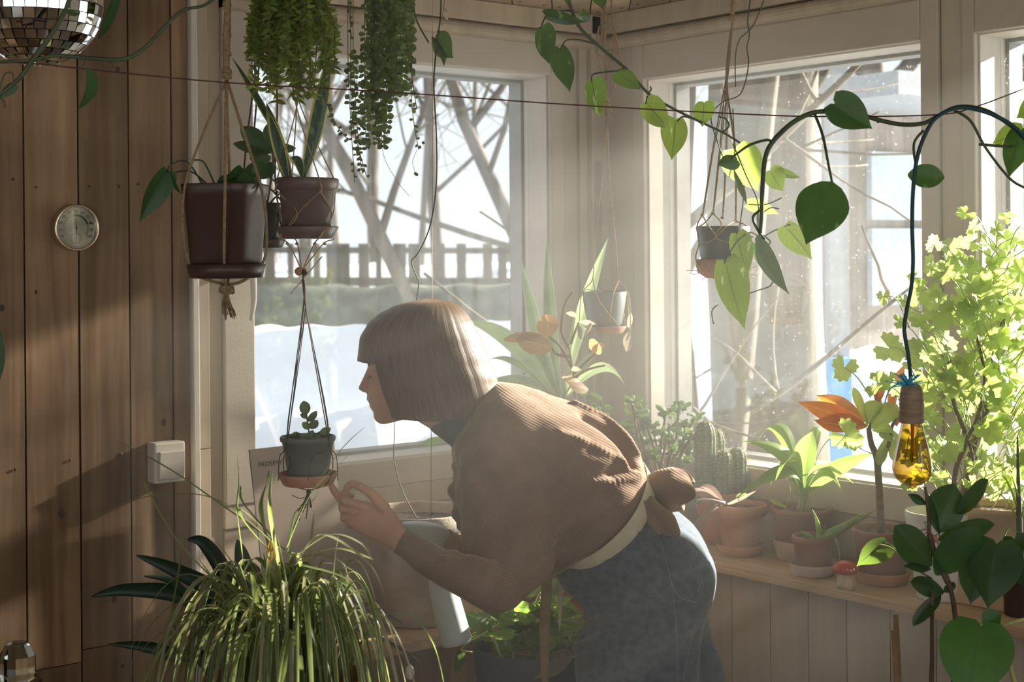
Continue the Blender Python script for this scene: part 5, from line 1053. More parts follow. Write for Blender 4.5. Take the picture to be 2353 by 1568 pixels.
mb = MB(); rf = random.Random(12)
for k in range(9):
    a = rf.uniform(0, 6.3); x = 1390 + 60 * math.cos(a); y = 690 + rf.uniform(-6, 90); S(mb, [(1390, 682, d), (1390 + 50 * math.cos(a), 668, d), (x, y, d + .04 * math.sin(a))], .0012, 4, 4); L(mb, (x, y, d + .04 * math.sin(a)), (x + rf.uniform(-14, 14), y + 34, d + .05 * math.sin(a)), 16, 'oval', rf.uniform(-1, 1), .1, .5)
mb.build('dry_leaves', G_dry, p)
# ---- dark vine with big leaves lying over the twine
d = 2.42
f = thing('pothos_vine', 'thick stemmed pothos vine with big dark leaves arching over the twine at right', 'vine', P(1752, 530, d))
mb = MB(); S(mb, [(1747, 535, d), (1750, 500, d), (1752, 430, d), (1762, 350, d), (1800, 300, d), (1845, 268, d), (1890, 256, d), (1960, 260, d), (2020, 276, d), (2070, 286, d), (2120, 284, d), (2150, 270, d), (2200, 246, d), (2260, 252, d), (2310, 280, d), (2360, 320, d)], [.0030, .0042, .0038, .0036, .0034], 8)
for pts in ([(1774, 326, d), (1760, 322, d), (1720, 335, d - .03), (1680, 364, d - .06)], [(1872, 262, d), (1890, 310, d - .03), (1902, 370, d - .05), (1912, 420, d - .06)], [(2010, 274, d), (2022, 276, d), (2016, 282, d)], [(2190, 252, d), (2230, 278, d), (2265, 340, d), (2320, 410, d), (2360, 434, d)], [(2250, 332, d), (2300, 336, d), (2345, 340, d)], [(2122, 300, d + .03), (2100, 330, d + .03), (2104, 380, d + .02)], [(1752, 480, d), (1730, 500, d), (1745, 535, d), (1758, 550, d)]): S(mb, pts, [.0026, .002])
mb.build('stem', M_stem, f); mb = MB()
L(mb, (1912, 420, d - .06), (1852, 563, d - .08), 122, 'ovate', .12, .03, .12, lobe=.05); L(mb, (1918, 238, d - .02), (2005, 296, d - .03), 86, 'heart', .2, .04, .2, lobe=.25); L(mb, (2086, 402, d + .02), (2171, 408, d), 56, 'oval', .2, .03, .2); L(mb, (2345, 300, d), (2318, 410, d - .02), 66, 'heart', .3, .04, .3)
mb.build('foliage', G_vine, f); mb = MB(); L(mb, (2400, 230, d), (2335, 272, d), 60, 'heart', .2); L(mb, (2350, 300, d + .04), (2280, 330, d + .04), 60, 'heart', .2); mb.build('foliage', G_bright, f)
# ---- pendant bulb on a dark cable hung over the twine
d = 2.40; bx = 2097; b0 = P(bx, 1118, d)
lamp = thing('pendant_bulb', 'amber filament bulb in a wooden socket hanging on a dark cable before the window post', 'lamp', b0)
mb = MB(); S(mb, [(2400, 360, d), (2353, 316, d), (2320, 284, d - .01), (2260, 256, d - .01), (2200, 248, d - .012), (2150, 272, d - .012), (2122, 318, d - .012), (2106, 370, d - .012), (2098, 440, d - .01), (2096, 520, d), (2098, 600, d), (2094, 660, d), (2082, 720, d), (2078, 760, d), (2086, 810, d), (2091, 850, d), (2093, 884, d)], .0034, 8); mb.build('cable', M_cable, lamp)
u = px_m(d); mb = MB(); lathe(mb, P(bx - 2, 972, d), [(.0, 0), (27 * u, 0), (28 * u, .003), (27.4 * u, 40 * u), (26.5 * u, 66 * u), (23 * u, 82 * u), (16 * u, 90 * u), (5 * u, 93 * u), (0, 93 * u)], 40)
for k in range(6): lathe(mb, P(bx - 2, 970, d), [(27.6 * u, (3 + 9 * k) * u), (28.6 * u, (5 + 9 * k) * u), (27.6 * u, (7 + 9 * k) * u)], 40)
mb.build('socket', M_socket, lamp)
prof = [(0, 0), (4, 1), (8, 4), (10, 7), (22, 12), (34, 21), (42, 33), (45, 46), (44.5, 58), (41, 78), (35, 104), (28, 132), (24, 148), (22.5, 158), (0, 158)]
mb = MB(); ps = smooth_path([V((r, z, 0)) for r, z in prof[:-1]], 4); lathe(mb, P(bx, 1124, d), [(max(0, q.x) * u, q.y * u) for q in ps], 48); mb.build('glass_bulb', M_amber, lamp)
mb = MB(); cb = P(bx, 1040, d); tube(mb, [P(bx, 970, d), P(bx, 1000, d), P(bx, 1015, d)], [.0035, .003, .0015], 10, 3)
for k in range(7):
    a = k * .9; q = V((math.cos(a), math.sin(a), 0)); tube(mb, [P(bx, 1004, d) + q * (10 * u), P(bx, 1062, d) + q * (18 * u)], .0005, 4)
tube(mb, [P(bx, 1006, d), P(bx, 1062, d)], .0014, 6); mb.build('filament', M_fil, lamp)
mb = MB(); rf = random.Random(17)
for k in range(46): q0 = P(2086, 884, d - .008); dv = RGT0 * rf.gauss(-.1, .5) + EZ * rf.uniform(-.2, .9) - FWD * rf.uniform(0, .6); tube(mb, [q0, q0 + dv * .012, q0 + dv * .022], .0012, 4)
S(mb, [(2080, 882, d - .01), (2056, 886, d - .01), (2042, 900, d - .01), (2033, 926, d - .01)], [.0017, .0012]); S(mb, [(2076, 884, d - .01), (2050, 880, d - .01), (2034, 876, d - .01)], .0007); tube(mb, [P(bx - 4, 884, d) + V((.0075 * math.cos(a), .0075 * math.sin(a), .001 * math.sin(3 * a))) for a in [k * .5 for k in range(14)]], .0022, 6)
mb.build('yarn_knot', M_yarn, lamp)
# ================================================================== plants on the bench
ZS = .85
def onbench(px, py): return onZ(px, py, ZS + .0005)
def dep(p): return (p - CAM).dot(FWD)
def bpot(name, label, px, py, wt, wb, ht, m, rim=.2, soil=.86, z=0., cat='potted plant', at=None):
    """pot standing on the bench with the middle of its foot at pixel (px, py); sizes in pixels there"""
    c = at if at is not None else onbench(px, py); d = dep(c); u = px_m(d); c.z += z; t = thing(name, label, cat, c); pot(t, c, wt / 2 * u, wb / 2 * u, ht * u, m, rim, 1.06, soil); return t, c, d
def bsaucer(px, py, w_, h, m, label):
    c = onbench(px, py); u = px_m(dep(c)); saucer('saucer', c, w_ / 2 * u, h * u, m, label); return c
# jade plant, mostly behind the sweater bow
c = V((-.13, -.34, ZS + .001)); d = dep(c); t = thing('potted_jade_plant', 'bushy jade plant with thick little leaves on the bench in the corner', 'potted plant', c); pot(t, c, .066, .05, .10, M_terra, .2)
mb = MB(); lm = MB(); rf = random.Random(31); u = px_m(d)
ends = [(1452, 925), (1440, 990), (1480, 960), (1500, 985), (1475, 1010), (1530, 950), (1548, 985), (1560, 940), (1576, 975), (1590, 1000), (1585, 1040), (1545, 1030), (1520, 1020), (1500, 1045), (1565, 1060), (1596, 960), (1420, 1010), (1535, 1000), (1460, 950), (1580, 1015)]
q0 = (CAM, c)[1]
def pix(p): v = p - CAM; dd = v.dot(FWD); return (CX + v.dot(RGT) / dd * F, CY - v.dot(UP) / dd * F, dd)
bx0, by0, bd = pix(c + EZ * .09)
for (x, y) in ends:
    dd = d + rf.uniform(-.09, .05); x2, y2 = (x + bx0) / 2 + rf.uniform(-12, 12), (y + by0) / 2 + 6; S(mb, [(bx0 + rf.uniform(-8, 8), by0, d), (x2, y2, (d + dd) / 2), (x, y, dd)], [.006, .004, .0025], 7, 4)
    for k in range(13):
        a = rf.uniform(0, 6.28); el = rf.uniform(-.6, .9); b = (x + rf.uniform(-9, 9), y + rf.uniform(-10, 14), dd + rf.uniform(-.01, .01)); ln = rf.uniform(16, 26)
        L(lm, b, (b[0] + ln * math.cos(a), b[1] - ln * el * .7, b[2] + .012 * math.sin(a)), rf.uniform(10, 14), 'obov', rf.uniform(-1.2, 1.2), .12, .15, nr=6)
mb.build('stem', M_stemb, t); o = lm.build('foliage', G_jade, t); solidify(o, .002)
mb = MB(); lm = MB()   # tall shoot left of it
for (x, y, y1) in ((1380, 920, 1000), (1350, 905, 1000), (1456, 945, 1080)):
    S(mb, [(1400, 1080, d), (x + 6, y + 60, d), (x, y, d)], .003)
    for k in range(16):
        yy = y + rf.uniform(-6, 60); a = rf.choice((-1, 1)); L(lm, (x + 3, yy, d), (x + a * rf.uniform(18, 34), yy - rf.uniform(-6, 14), d + rf.uniform(-.03, .03)), 12, 'obov', rf.uniform(-1, 1), .1, .2, nr=6)
mb.build('stem', M_stem, t); o = lm.build('foliage', G_jade, t); solidify(o, .002)
# cactus
M_cact = mat('cactus_skin', (.085, .115, .055), .7, .25, 30); M_spine = mat('cactus_spine', (.60, .50, .26), .6, .2)
t, c, d = bpot('potted_cactus', 'group of ribbed cactus columns in a reddish pot beside the right window', 1655, 1246, 122, 88, 118, M_terra, .2)
u = px_m(d); rf = random.Random(14); ct = P(1655, 1135, d); ct.z = c.z + 100 * u
for (x, yt, wd, dd) in ((1621, 966, 50, -.01), (1645, 985, 44, .035), (1664, 1034, 38, -.03), (1694, 1028, 46, -.005), (1600, 1100, 30, -.03)):
    b = P(x, 1132, d + dd); b.z = ct.z - .004; top = P(x, yt, d + dd).z; H = top - b.z; n = 44; mb = MB(); sp_ = MB(); vs = []; K = 18; r0 = wd / 2 * u; nr_ = 11
    def rad(f, a): return r0 * (1 if f < .8 else math.sqrt(max(0, 1 - ((f - .8) / .2) ** 2))) * (1 - .18 * (1 - f) ** 4) * (.84 + .16 * abs(math.cos(a * nr_ / 2)))
    for i in range(K + 1):
        f = 1 - (1 - i / K) ** 1.6
        for j in range(n): a = 2 * math.pi * j / n; r = rad(f, a); vs.append(b + V((r * math.cos(a), r * math.sin(a), H * f)))
    mb.add(vs, [(i * n + j, i * n + (j + 1) % n, (i + 1) * n + (j + 1) % n, (i + 1) * n + j) for i in range(K) for j in range(n)]); col = mb.build('column', M_cact, t)
    for k in range(nr_):
        a = 2 * math.pi * k / nr_
        for i in range(int(H / .008)):
            f = (i + .5) / int(H / .008); r = rad(f, a); q = b + V((r * math.cos(a), r * math.sin(a), H * f))
            for s in range(5): dv = V((math.cos(a) + rf.gauss(0, .7), math.sin(a) + rf.gauss(0, .7), rf.gauss(.2, .6))).normalized(); tube(sp_, [q, q + dv * rf.uniform(.004, .008)], .00028, 3, cap=False)
    sp_.build('spines', M_spine, col)
# terracotta pot with a spidery tradescantia
bsaucer(1702, 1273, 112, 24, M_terra, 'terracotta saucer under the first clay pot from the cactus')
t, c, d = bpot('potted_tradescantia', 'plain terracotta pot with a few pinkish strap leaves, just behind her back', 1702, 1273, 121, 80, 110, M_terra, .24, .9, z=.0055)
mb = MB()
for b, tp, w_, r_, mid in (((1660, 1158), (1578, 1140), 26, .7, (1612, 1112)), ((1662, 1160), (1590, 1215), 9, .2, (1620, 1172)), ((1660, 1160), (1602, 1122), 20, -.6, (1630, 1108)), ((1672, 1160), (1738, 1128), 8, .3, (1700, 1150)), ((1655, 1160), (1602, 1210), 8, .4, (1640, 1165)), ((1668, 1158), (1600, 1150), 16, .2, (1630, 1142))): leaf(mb, P(*b, d - .03), P(*tp, d - .08), w_ * px_m(d), 'strap', r_, 0, .4, mid=P(*mid, d - .06))
mb.build('foliage', leafmat('tradescantia_leaf', (.30, .20, .17), (.50, .34, .26), .4, .4), t)
mb = MB(); leaf(mb, P(1690, 1150, d), P(1720, 1138, d), 22 * px_m(d), 'oval', .5); mb.build('fallen_leaf', G_yell, t)
# bird's nest fern
bsaucer(1840, 1283, 126, 44, M_terra2, 'chalk stained saucer under the pot of the broad-leaved fern')
t, c, d = bpot('potted_nest_fern', 'brown plastic pot with broad lime green arching leaves, in the middle of the bench', 1842, 1283, 140, 100, 112, M_redp, .12, .9, z=.0055)
mb = MB(); sm_ = MB(); X, Y = 1846, 1172
for (x1, y1, x2, y2, w_, r_, dd) in ((1812, 1060, 1706, 1014, 40, .6, -.05), (1800, 1000, 1742, 1012, 40, .5, .06), (1850, 1060, 1868, 990, 52, .1, -.02), (1862, 1070, 1838, 1000, 30, .5, .03), (1910, 1090, 2008, 1042, 44, -.5, -.03), (1806, 1092, 1690, 1146, 34, .5, -.08), (1800, 1076, 1770, 1118, 44, .8, .05), (1822, 1070, 1782, 1105, 42, -.5, -.09), (1884, 1086, 1972, 1120, 16, .5, -.05), (1896, 1098, 1940, 1144, 20, .3, -.07), (1870, 1020, 1884, 986, 30, .3, .06)):
    leaf(mb, P(X + (x1 - X) * .12, Y - 40, d), P(x2, y2, d + dd), w_ * px_m(d), 'lance', r_, 0, .35, mid=P(x1 * 2 - (X * .5 + x2 * .5), y1 * 2 - (Y * .5 + y2 * .5) - 4, d + dd * .5), wave=.03)
mb.build('foliage', G_nest, t); rf = random.Random(2)
for k in range(22): S(sm_, [(X + rf.uniform(-16, 16), Y + 4, d + rf.uniform(-.02, .02)), (X + rf.uniform(-26, 26), Y - 50, d + rf.uniform(-.02, .02))], .0016, 5, 3)
for pts in ([(1800, 1180, d), (1816, 1130, d), (1806, 1100, d)], [(1884, 1090, d), (1876, 1060, d + .03), (1896, 1020, d + .05), (1920, 1000, d + .05)]): S(sm_, pts, .0012)
sm_.build('stem', M_stemy, t); mb = MB(); L(mb, (1806, 1166, d - .05), (1764, 1148, d - .06), 12, 'lance', .4, .1, .3); mb.build('withered_leaf', G_yell, t)
# aloe
bsaucer(1868, 1320, 108, 26, M_terra2, 'pale clay saucer under the small aloe pot')
t, c, d = bpot('potted_aloe', 'small red brown pot with an aloe leaning right, in front of the broad-leaved fern', 1869, 1320, 97, 76, 84, M_redp, .22, .9, z=.0055)
mb = MB()
for b, tp, w_, mid in (((1878, 1240), (1980, 1180), 26, (1930, 1222)), ((1884, 1238), (2012, 1172), 20, (1950, 1212)), ((1882, 1236), (1866, 1170), 14, (1884, 1205)), ((1872, 1244), (1838, 1222), 14, (1856, 1228)), ((1886, 1236), (1896, 1206), 10, (1892, 1222))):
    pts = [P(b[0] * (1 - f) ** 2 + mid[0] * 2 * f * (1 - f) + tp[0] * f * f, b[1] * (1 - f) ** 2 + mid[1] * 2 * f * (1 - f) + tp[1] * f * f, d - .01 - .03 * f) for f in [i / 10 for i in range(11)]]; tube(mb, pts, [w_ * .42 * px_m(d), w_ * .48 * px_m(d), w_ * .38 * px_m(d), w_ * .2 * px_m(d), .0004], 8)
mb.build('foliage', G_aloe, t); mb = MB(); S(mb, [(1916, 1232, d), (1926, 1258, d - .01), (1930, 1292, d - .012)], [.0022, .0016]); mb.build('stem', M_stemy, t)
# toadstool of cork
M_cork = mat('cork', (.50, .36, .22), .9, .25, 60, .3); M_red = mat('red_cap', (.45, .045, .03), .3, .15); M_dot = mat('white_dot', (.75, .68, .6), .6, .05)
c = onbench(1944, 1352); d = dep(c); u = px_m(d); t = thing('mushroom_ornament', 'little toadstool ornament with a red dotted cap on a cork stem at the bench edge', 'ornament', c)
mb = MB(); lathe(mb, c, [(0, 0), (20 * u, 0), (20.5 * u, 10 * u), (19.5 * u, 36 * u), (0, 36 * u)], 28); mb.build('cork_stem', M_cork, t)
mb = MB(); lathe(mb, c, [(0, 34 * u), (24 * u, 33 * u), (30 * u, 39 * u), (30 * u, 46 * u), (25 * u, 56 * u), (14 * u, 62 * u), (0, 64 * u)], 36); cap = mb.build('cap', M_red, t); subsurf(cap, 1)
mb = MB(); rf = random.Random(3)
for k in range(30): a = rf.uniform(0, 6.28); s = rf.uniform(.0, 1); r = (29 - 16 * s * s) * u; ball(mb, c + V((r * math.cos(a), r * math.sin(a), (44 + 15 * s) * u)), rf.uniform(1.4, 3) * u, 7, sz=.7)
mb.build('dots', M_dot, cap)
# croton
bsaucer(2028, 1338, 132, 28, M_terra, 'wide terracotta saucer under the pot of the orange croton')
t, c, d = bpot('potted_croton', 'terracotta pot with a thin croton trunk carrying orange and red leaves', 2027, 1338, 134, 104, 118, M_redp, .1, .9, z=.0055)
mb = MB(); S(mb, [(2025, 1225, d), (2022, 1160, d), (2018, 1090, d), (2014, 1050, d), (2002, 1020, d), (1996, 984, d)], [.0085, .0075, .007, .005], 10); S(mb, [(2017, 1076, d), (2030, 1050, d - .01), (2042, 1022, d - .015), (2050, 980, d - .015), (2070, 950, d - .01)], [.005, .0042, .003]); S(mb, [(1996, 984, d), (2010, 960, d), (2040, 940, d)], .003); mb.build('trunk', M_stemb, t)
mb = MB()
for b, tp, w_, r_, dd in (((1990, 978), (1832, 924), 46, .2, -.05), ((1988, 968), (1876, 908), 56, .4, .02), ((1992, 980), (1870, 966), 52, -.5, -.06), ((2040, 930), (2078, 838), 30, .3, .02), ((2020, 926), (2028, 856), 24, .6, .03), ((2050, 946), (2056, 900), 30, .9, -.02)): L(mb, (*b, d), (*tp, d + dd), w_, 'lance', r_, .05, .3, wave=.04)
mb.build('foliage', G_orange, t); mb = MB()
for b, tp, w_, r_ in (((2090, 930), (2165, 884), 38, .2), ((2096, 944), (2150, 930), 26, .5), ((2030, 960), (2004, 880), 24, .9), ((2060, 980), (2064, 940), 22, .5), ((2100, 960), (2146, 955), 24, .9)): L(mb, (*b, d + .02), (*tp, d), w_, 'lance', r_, .05, .3)
mb.build('foliage', G_red, t); mb = MB()
for b, tp, w_, r_ in (((1994, 980), (1960, 890), 24, .5), ((1996, 975), (2012, 920), 44, .2), ((2000, 985), (2062, 930), 50, .4), ((2005, 990), (2050, 985), 40, .6), ((2040, 1000), (2018, 1070), 26, .3), ((2046, 1000), (2060, 1062), 30, .5), ((2050, 985), (2030, 1010), 34, .2), ((2052, 990), (2078, 1036), 26, .6)): L(mb, (*b, d), (*tp, d - .03), w_, 'obov', r_, .06, .3)
mb.build('foliage', G_yell, t)
# floral cachepot and the clay trough of the geranium
M_ceram = mat('cream_ceramic', (.60, .56, .48), .55, .1, 30, .05); M_rose = mat('painted_rose', (.42, .07, .06), .5, .3, 80); M_sprig = mat('painted_sprig', (.14, .18, .08), .5, .2)
t, c, d = bpot('floral_pot', 'cream ceramic pot painted with red roses, behind the dark-leaved plant', 2160, 1374, 156, 104, 200, M_ceram, 0, .82, cat='plant pot')
u = px_m(d); mb = MB(); mb2 = MB()
def onpot(px, py, ht=200, rt=78, rb=52, lift=.0008):
    z = P(px, py, d).z; f = max(0, min(1, (z - c.z) / (ht * u))); r = (rb + (rt - rb) * f) * u + lift; x = (P(px, py, d) - c).dot(RGT0); x = max(-r * .98, min(r * .98, x)); return c + RGT0 * x - FWD * math.sqrt(r * r - x * x) + EZ * (z - c.z)
rf = random.Random(5)
for (x, y, s) in ((2128, 1230, 10), (2116, 1216, 7), (2140, 1244, 8), (2112, 1205, 5), (2150, 1228, 8), (2196, 1232, 9)):
    for k in range(9): a = rf.uniform(0, 6.28); r = s * rf.random(); ball(mb, onpot(x + r * math.cos(a), y + r * math.sin(a)), s * .42 * u, 8, 1, 1, 1)
for (x, y, x2, y2) in ((2118, 1215, 2108, 1190), (2108, 1190, 2122, 1184), (2140, 1244, 2154, 1262), (2128, 1222, 2142, 1206), (2196, 1232, 2190, 1205), (2110, 1205, 2100, 1212)): tube(mb2, [onpot(x, y), onpot((x + x2) / 2, (y + y2) / 2), onpot(x2, y2)], .0016, 5)
mb.build('painted_roses', M_rose, t); mb2.build('painted_sprigs', M_sprig, t)
M_tan = mat('tan_clay', (.45, .30, .18), .8, .15, 12, .1)
q = onR(2296, 1276, -.1); mb = MB(); box(mb, (-.175, q.y - .085, ZS + .0005), (-.03, q.y + .085, q.z - .0005)); o = mb.build('wooden_block', M_ply, smooth=False); bevel(o, .002); tag(o, 'plywood block on the bench under the pot of the lime green geranium', 'block')
t, c, d = bpot('potted_geranium', 'tall scented geranium with many lime lobed leaves against the right window', 2296, 1276, 176, 140, 116, M_tan, .12, .86, at=q)
def lobed(mb, c, n, up, s, rg):
    """a deeply cut five-lobed leaf round its stalk"""
    n = n.normalized(); up = (up - n * up.dot(n)).normalized(); sd = up.cross(n); vs = [c - n * s * .06]; K = 40
    for i in range(K):
        a = -2.75 + 5.5 * i / (K - 1); lob = .58 + .42 * abs(math.cos(a * 1.45)) ** .7 * (1 - .10 * abs(a)); lob *= 1 + .10 * math.cos(a * 13); r = s * lob; vs.append(c + up * (r * math.cos(a)) + sd * (r * math.sin(a)) + n * (s * .10 * math.cos(a * 5) + s * .12 * (lob - .6)))
    mb.add(vs, [(0, i, i + 1) for i in range(1, K)], [[(.5, 0), (.5 + .4 * math.sin(i), 1), (.5 + .4 * math.sin(i + 1), 1)] for i in range(1, K)])
rf = random.Random(40); lm = MB(); sm_ = MB(); bm_ = MB(); du = px_m(d)
S(bm_, [(2252, 1200, d), (2228, 1090, d - .03), (2250, 980, d), (2290, 820, d + .02), (2310, 690, d + .02)], [.008, .007, .0065, .004], 8); S(bm_, [(2190, 1190, d - .06), (2196, 1080, d - .06), (2220, 1010, d - .05), (2190, 920, d - .04), (2180, 800, d - .03)], [.0055, .005, .004, .003], 7); S(bm_, [(2220, 1012, d - .05), (2250, 950, d - .04), (2262, 860, d - .03), (2240, 760, d)], [.004, .003]); S(bm_, [(2225, 1014, d - .05), (2236, 1060, d - .04), (2230, 1110, d - .03), (2244, 1180, d)], .004); S(bm_, [(2210, 1180, d), (2240, 1020, d), (2276, 900, d), (2300, 740, d)], [.011, .010, .009], 8)
bm_.build('stem', M_stemb, t)
hand = [(2218, 490, 20), (2240, 520, 18), (2232, 556, 20), (2146, 562, 18), (2196, 570, 28), (2206, 600, 26), (2270, 560, 22), (2310, 590, 24), (2315, 500, 16), (2345, 520, 20), (2030, 682, 16), (2076, 690, 14), (2066, 740, 16), (2160, 720, 32), (2120, 740, 24), (2250, 730, 34), (2110, 800, 24), (2164, 790, 30), (2044, 800, 32), (1940, 845, 26), (2020, 880, 30), (2060, 880, 24), (1944, 1000, 32), (2270, 780, 26), (2310, 860, 30), (2330, 700, 28), (2160, 1100, 20), (2180, 870, 22), (2138, 960, 26), (2166, 1020, 24)]
for (x, y, s) in hand + [(rf.uniform(2085, 2400), rf.uniform(600, 1130), rf.uniform(15, 30)) for k in range(150)] + [(rf.uniform(2270, 2420), rf.uniform(520, 1130), rf.uniform(18, 32)) for k in range(60)]:
    if x < 2085 + max(0, 640 - y) * 1.0 and (x, y, s) not in hand: continue
    dd = d + rf.uniform(-.12, .10); q = P(x, y, dd); nn = -FWD * rf.uniform(.3, 1) + RGT0 * rf.gauss(0, .5) + EZ * rf.uniform(-.2, .9); lobed(lm, q, nn, EZ * -rf.uniform(-.4, 1) + RGT0 * rf.gauss(0, .6), s * 1.32 * px_m(dd), rf)
    bx2 = max(x - 60, min(x + 60, 2180 + (1150 - y) * .18 + rf.uniform(-25, 35))); S(sm_, [(x, y, dd), ((x + bx2) / 2, y + rf.uniform(5, 30), (dd + d) / 2), (bx2, y + rf.uniform(25, 90), d - .02)], [.0009, .0013], 4, 4)
lm.build('foliage', G_geran, t); sm_.build('leaf_stalk', M_stemy, t)
# ---- dark spike (dracaena) at the right edge
mb = MB(); t = thing('spike_plant', 'stiff dark upright stem with narrow leaves at the right edge, in front of the geranium', 'potted plant', onR(2342, 1395, -.17)); d2 = dep(onR(2342, 1395, -.17)); S(mb, [(2344, 1290, d2), (2342, 1200, d2), (2340, 1110, d2), (2338, 1000, d2)], [.0065, .006, .004, .0012], 8); mb.build('stem', M_stem, t)
pot(t, V((P(2342, 1395, d2).x, P(2342, 1395, d2).y, ZS + .0005)), .032, .028, .075, M_brownp, .2); mb = MB()
for b, tp in (((2342, 1200), (2250, 1150)), ((2342, 1180), (2270, 1110)), ((2342, 1230), (2290, 1290)), ((2342, 1210), (2390, 1150)), ((2342, 1160), (2300, 1090)), ((2342, 1250), (2400, 1220))): ribbon(mb, [P(*b, d2), P((b[0] + tp[0]) / 2, min(b[1], tp[1]) - 14, d2 - .02), P(*tp, d2 - .04)], .006, 'blade')
mb.build('foliage', G_grass, t)
# ================================================================== dark plants close to the camera, lower right
d = 2.36; t = thing('potted_ficus', 'dark broad-leaved plant with a slender stem in shade, in front of the bench at right', 'potted plant', V((P(2230, 1500, d).x, P(2230, 1500, d).y, 0)))
c0 = t.location.copy(); pot(t, c0, .15, .11, .24, M_brownp, .15)
mb = MB(); gz = pix(c0 + EZ * .22); S(mb, [gz, (2200, 1700, d), (2190, 1500, d), (2196, 1430, d), (2180, 1340, d), (2140, 1250, d), (2134, 1190, d), (2126, 1120, d - .01)], [.007, .005, .004, .0035, .002], 8); S(mb, [gz, (2150, 1700, d - .02), (2142, 1500, d - .02), (2143, 1360, d - .02)], [.005, .003]); S(mb, [(2178, 1340, d), (2150, 1280, d), (2136, 1230, d)], .005); mb.build('stem', M_stemb, t)
mb = MB()
for b, tp, w_, sh, r_, dd in (((2156, 1224, 0), (2192, 1112, 0), 88, 'oval', .25, .02), ((2130, 1160, 0), (2086, 1136, 0), 24, 'lance', .5, .0), ((2140, 1302, 0), (2056, 1208, 0), 76, 'oval', .2, -.03), ((2150, 1322, 0), (2250, 1212, 0), 84, 'oval', .4, -.04), ((2200, 1180, 0), (2272, 1102, 0), 54, 'oval', .8, .05), ((2156, 1240, 0), (2286, 1206, 0), 62, 'oval', .6, .05), ((2140, 1308, 0), (2076, 1302, 0), 26, 'lance', .6, -.03), ((2170, 1360, 0), (2092, 1338, 0), 50, 'oval', .5, -.02), ((2160, 1362, 0), (2098, 1440, 0), 46, 'oval', .8, -.04), ((2170, 1350, 0), (2196, 1352, 0), 30, 'oval', .5, .03), ((2160, 1235, 0), (2130, 1130, 0), 24, 'lance', 1., .0)): L(mb, (b[0], b[1], d), (tp[0], tp[1], d + dd), w_, sh, r_, .05, .25)
mb.build('foliage', G_dark, t)
d = 2.2; t = thing('heart_leaf_philodendron', 'large heart shaped green leaf on a long stalk at the lower right corner', 'potted plant', V((P(2600, 1500, d).x, P(2600, 1500, d).y, 0)))
pot(t, t.location.copy(), .14, .11, .22, M_blackp, .15); mb = MB(); g2 = pix(t.location + EZ * .2); S(mb, [(2252, 1436, d), (2290, 1442, d), (2353, 1424, d), (2420, 1420, d + .02), (2470, 1600, d + .03), g2], [.0022, .003, .004]); S(mb, [(2290, 1290, d + .12), (2335, 1300, d + .12), (2420, 1340, d + .1), g2], .003); S(mb, [(2020, 1252, d + .3), (2050, 1262, d + .3), (2090, 1300, d + .3)], .0018); S(mb, [(2310, 1540, d), (2340, 1600, d), g2], .004); mb.build('stem', M_stemy, t)
mb = MB(); L(mb, (2252, 1434, d), (2222, 1625, d - .03), 168, 'heart', .12, .04, .1, lobe=.14); L(mb, (2262, 1445, d + .01), (2300, 1410, d + .02), 60, 'oval', .6); mb.build('foliage', leafmat('broad_green_leaf', (.07, .20, .04), (.16, .34, .05), .4, .35, vein=(.11, .26, .07)), t)
mb = MB(); L(mb, (2290, 1250, d + .12), (2270, 1400, d + .1), 130, 'heart', .3, .05, .2); L(mb, (2330, 1240, d + .15), (2360, 1360, d + .13), 90, 'heart', .5); L(mb, (2250, 1290, d + .16), (2230, 1390, d + .14), 80, 'heart', -.3); mb.build('foliage', G_dark, t)
mb = MB(); L(mb, (2038, 1250, d + .36), (1968, 1302, d + .34), 62, 'heart', .4, .1, .35); S(mb, [(2030, 1248, d + .36), (2050, 1256, d + .36), (2088, 1296, d + .33), (2140, 1330, d + .2)], .0016); o = tag(mb.build('pothos_shoot', G_pothos), 'single pothos leaf on a pale stalk hanging in front of the croton pot', 'vine')
M_bamb = mat('bamboo', (.30, .20, .11), .6, .2)
for (x, y, dd, lb) in ((2058, 1413, 2.42, 'taller thin bamboo stick standing below the bench, left of the dark stem'), (2054, 1450, 2.38, 'shorter bamboo stick standing in front of a taller one below the bench')):
    a = P(x, y, dd); e = P(x + 14, 1700, dd); b = a + (e - a) * ((a.z - .001) / (a.z - e.z)); mb = MB(); tube(mb, [a, b], .0048, 10); [lathe(mb, a.lerp(b, f), [(.0048, -.002), (.0056, 0), (.0048, .002)], 10) for f in (.1, .4, .7)]; tag(mb.build('bamboo_stick', M_bamb), lb, 'stick', 'bamboo sticks')
# ================================================================== lower left: grass plant, sign, big pots, shelf
# ---- vine and strap leaves at the upper left, in front of the mirror ball
d = 2.28; t = thing('climbing_vine', 'dark leafless looking vine stems crossing before the mirror ball with a few drooping leaves', 'vine', P(60, -60, d))
mb = MB(); S(mb, [(168, -40, d), (148, 30, d), (100, 105, d), (75, 138, d), (40, 185, d), (-30, 240, d)], [.0034, .0042, .0040, .003], 7); S(mb, [(-30, 145, d), (70, 138, d), (130, 128, d), (210, 134, d), (285, 136, d), (335, 108, d), (380, 60, d), (420, 24, d), (470, 12, d), (510, -20, d)], [.0024, .0032, .0034, .0028, .0024], 7)
for pts in ([(0, 205, d), (10, 172, d), (28, 168, d), (32, 190, d)], [(0, 225, d), (8, 232, d), (12, 248, d)], [(240, 137, d), (255, 145, d), (264, 160, d)], [(190, 152, d), (196, 140, d), (192, 132, d)]): S(mb, pts, .0012)
mb.build('stem', M_stem, t); mb = MB()
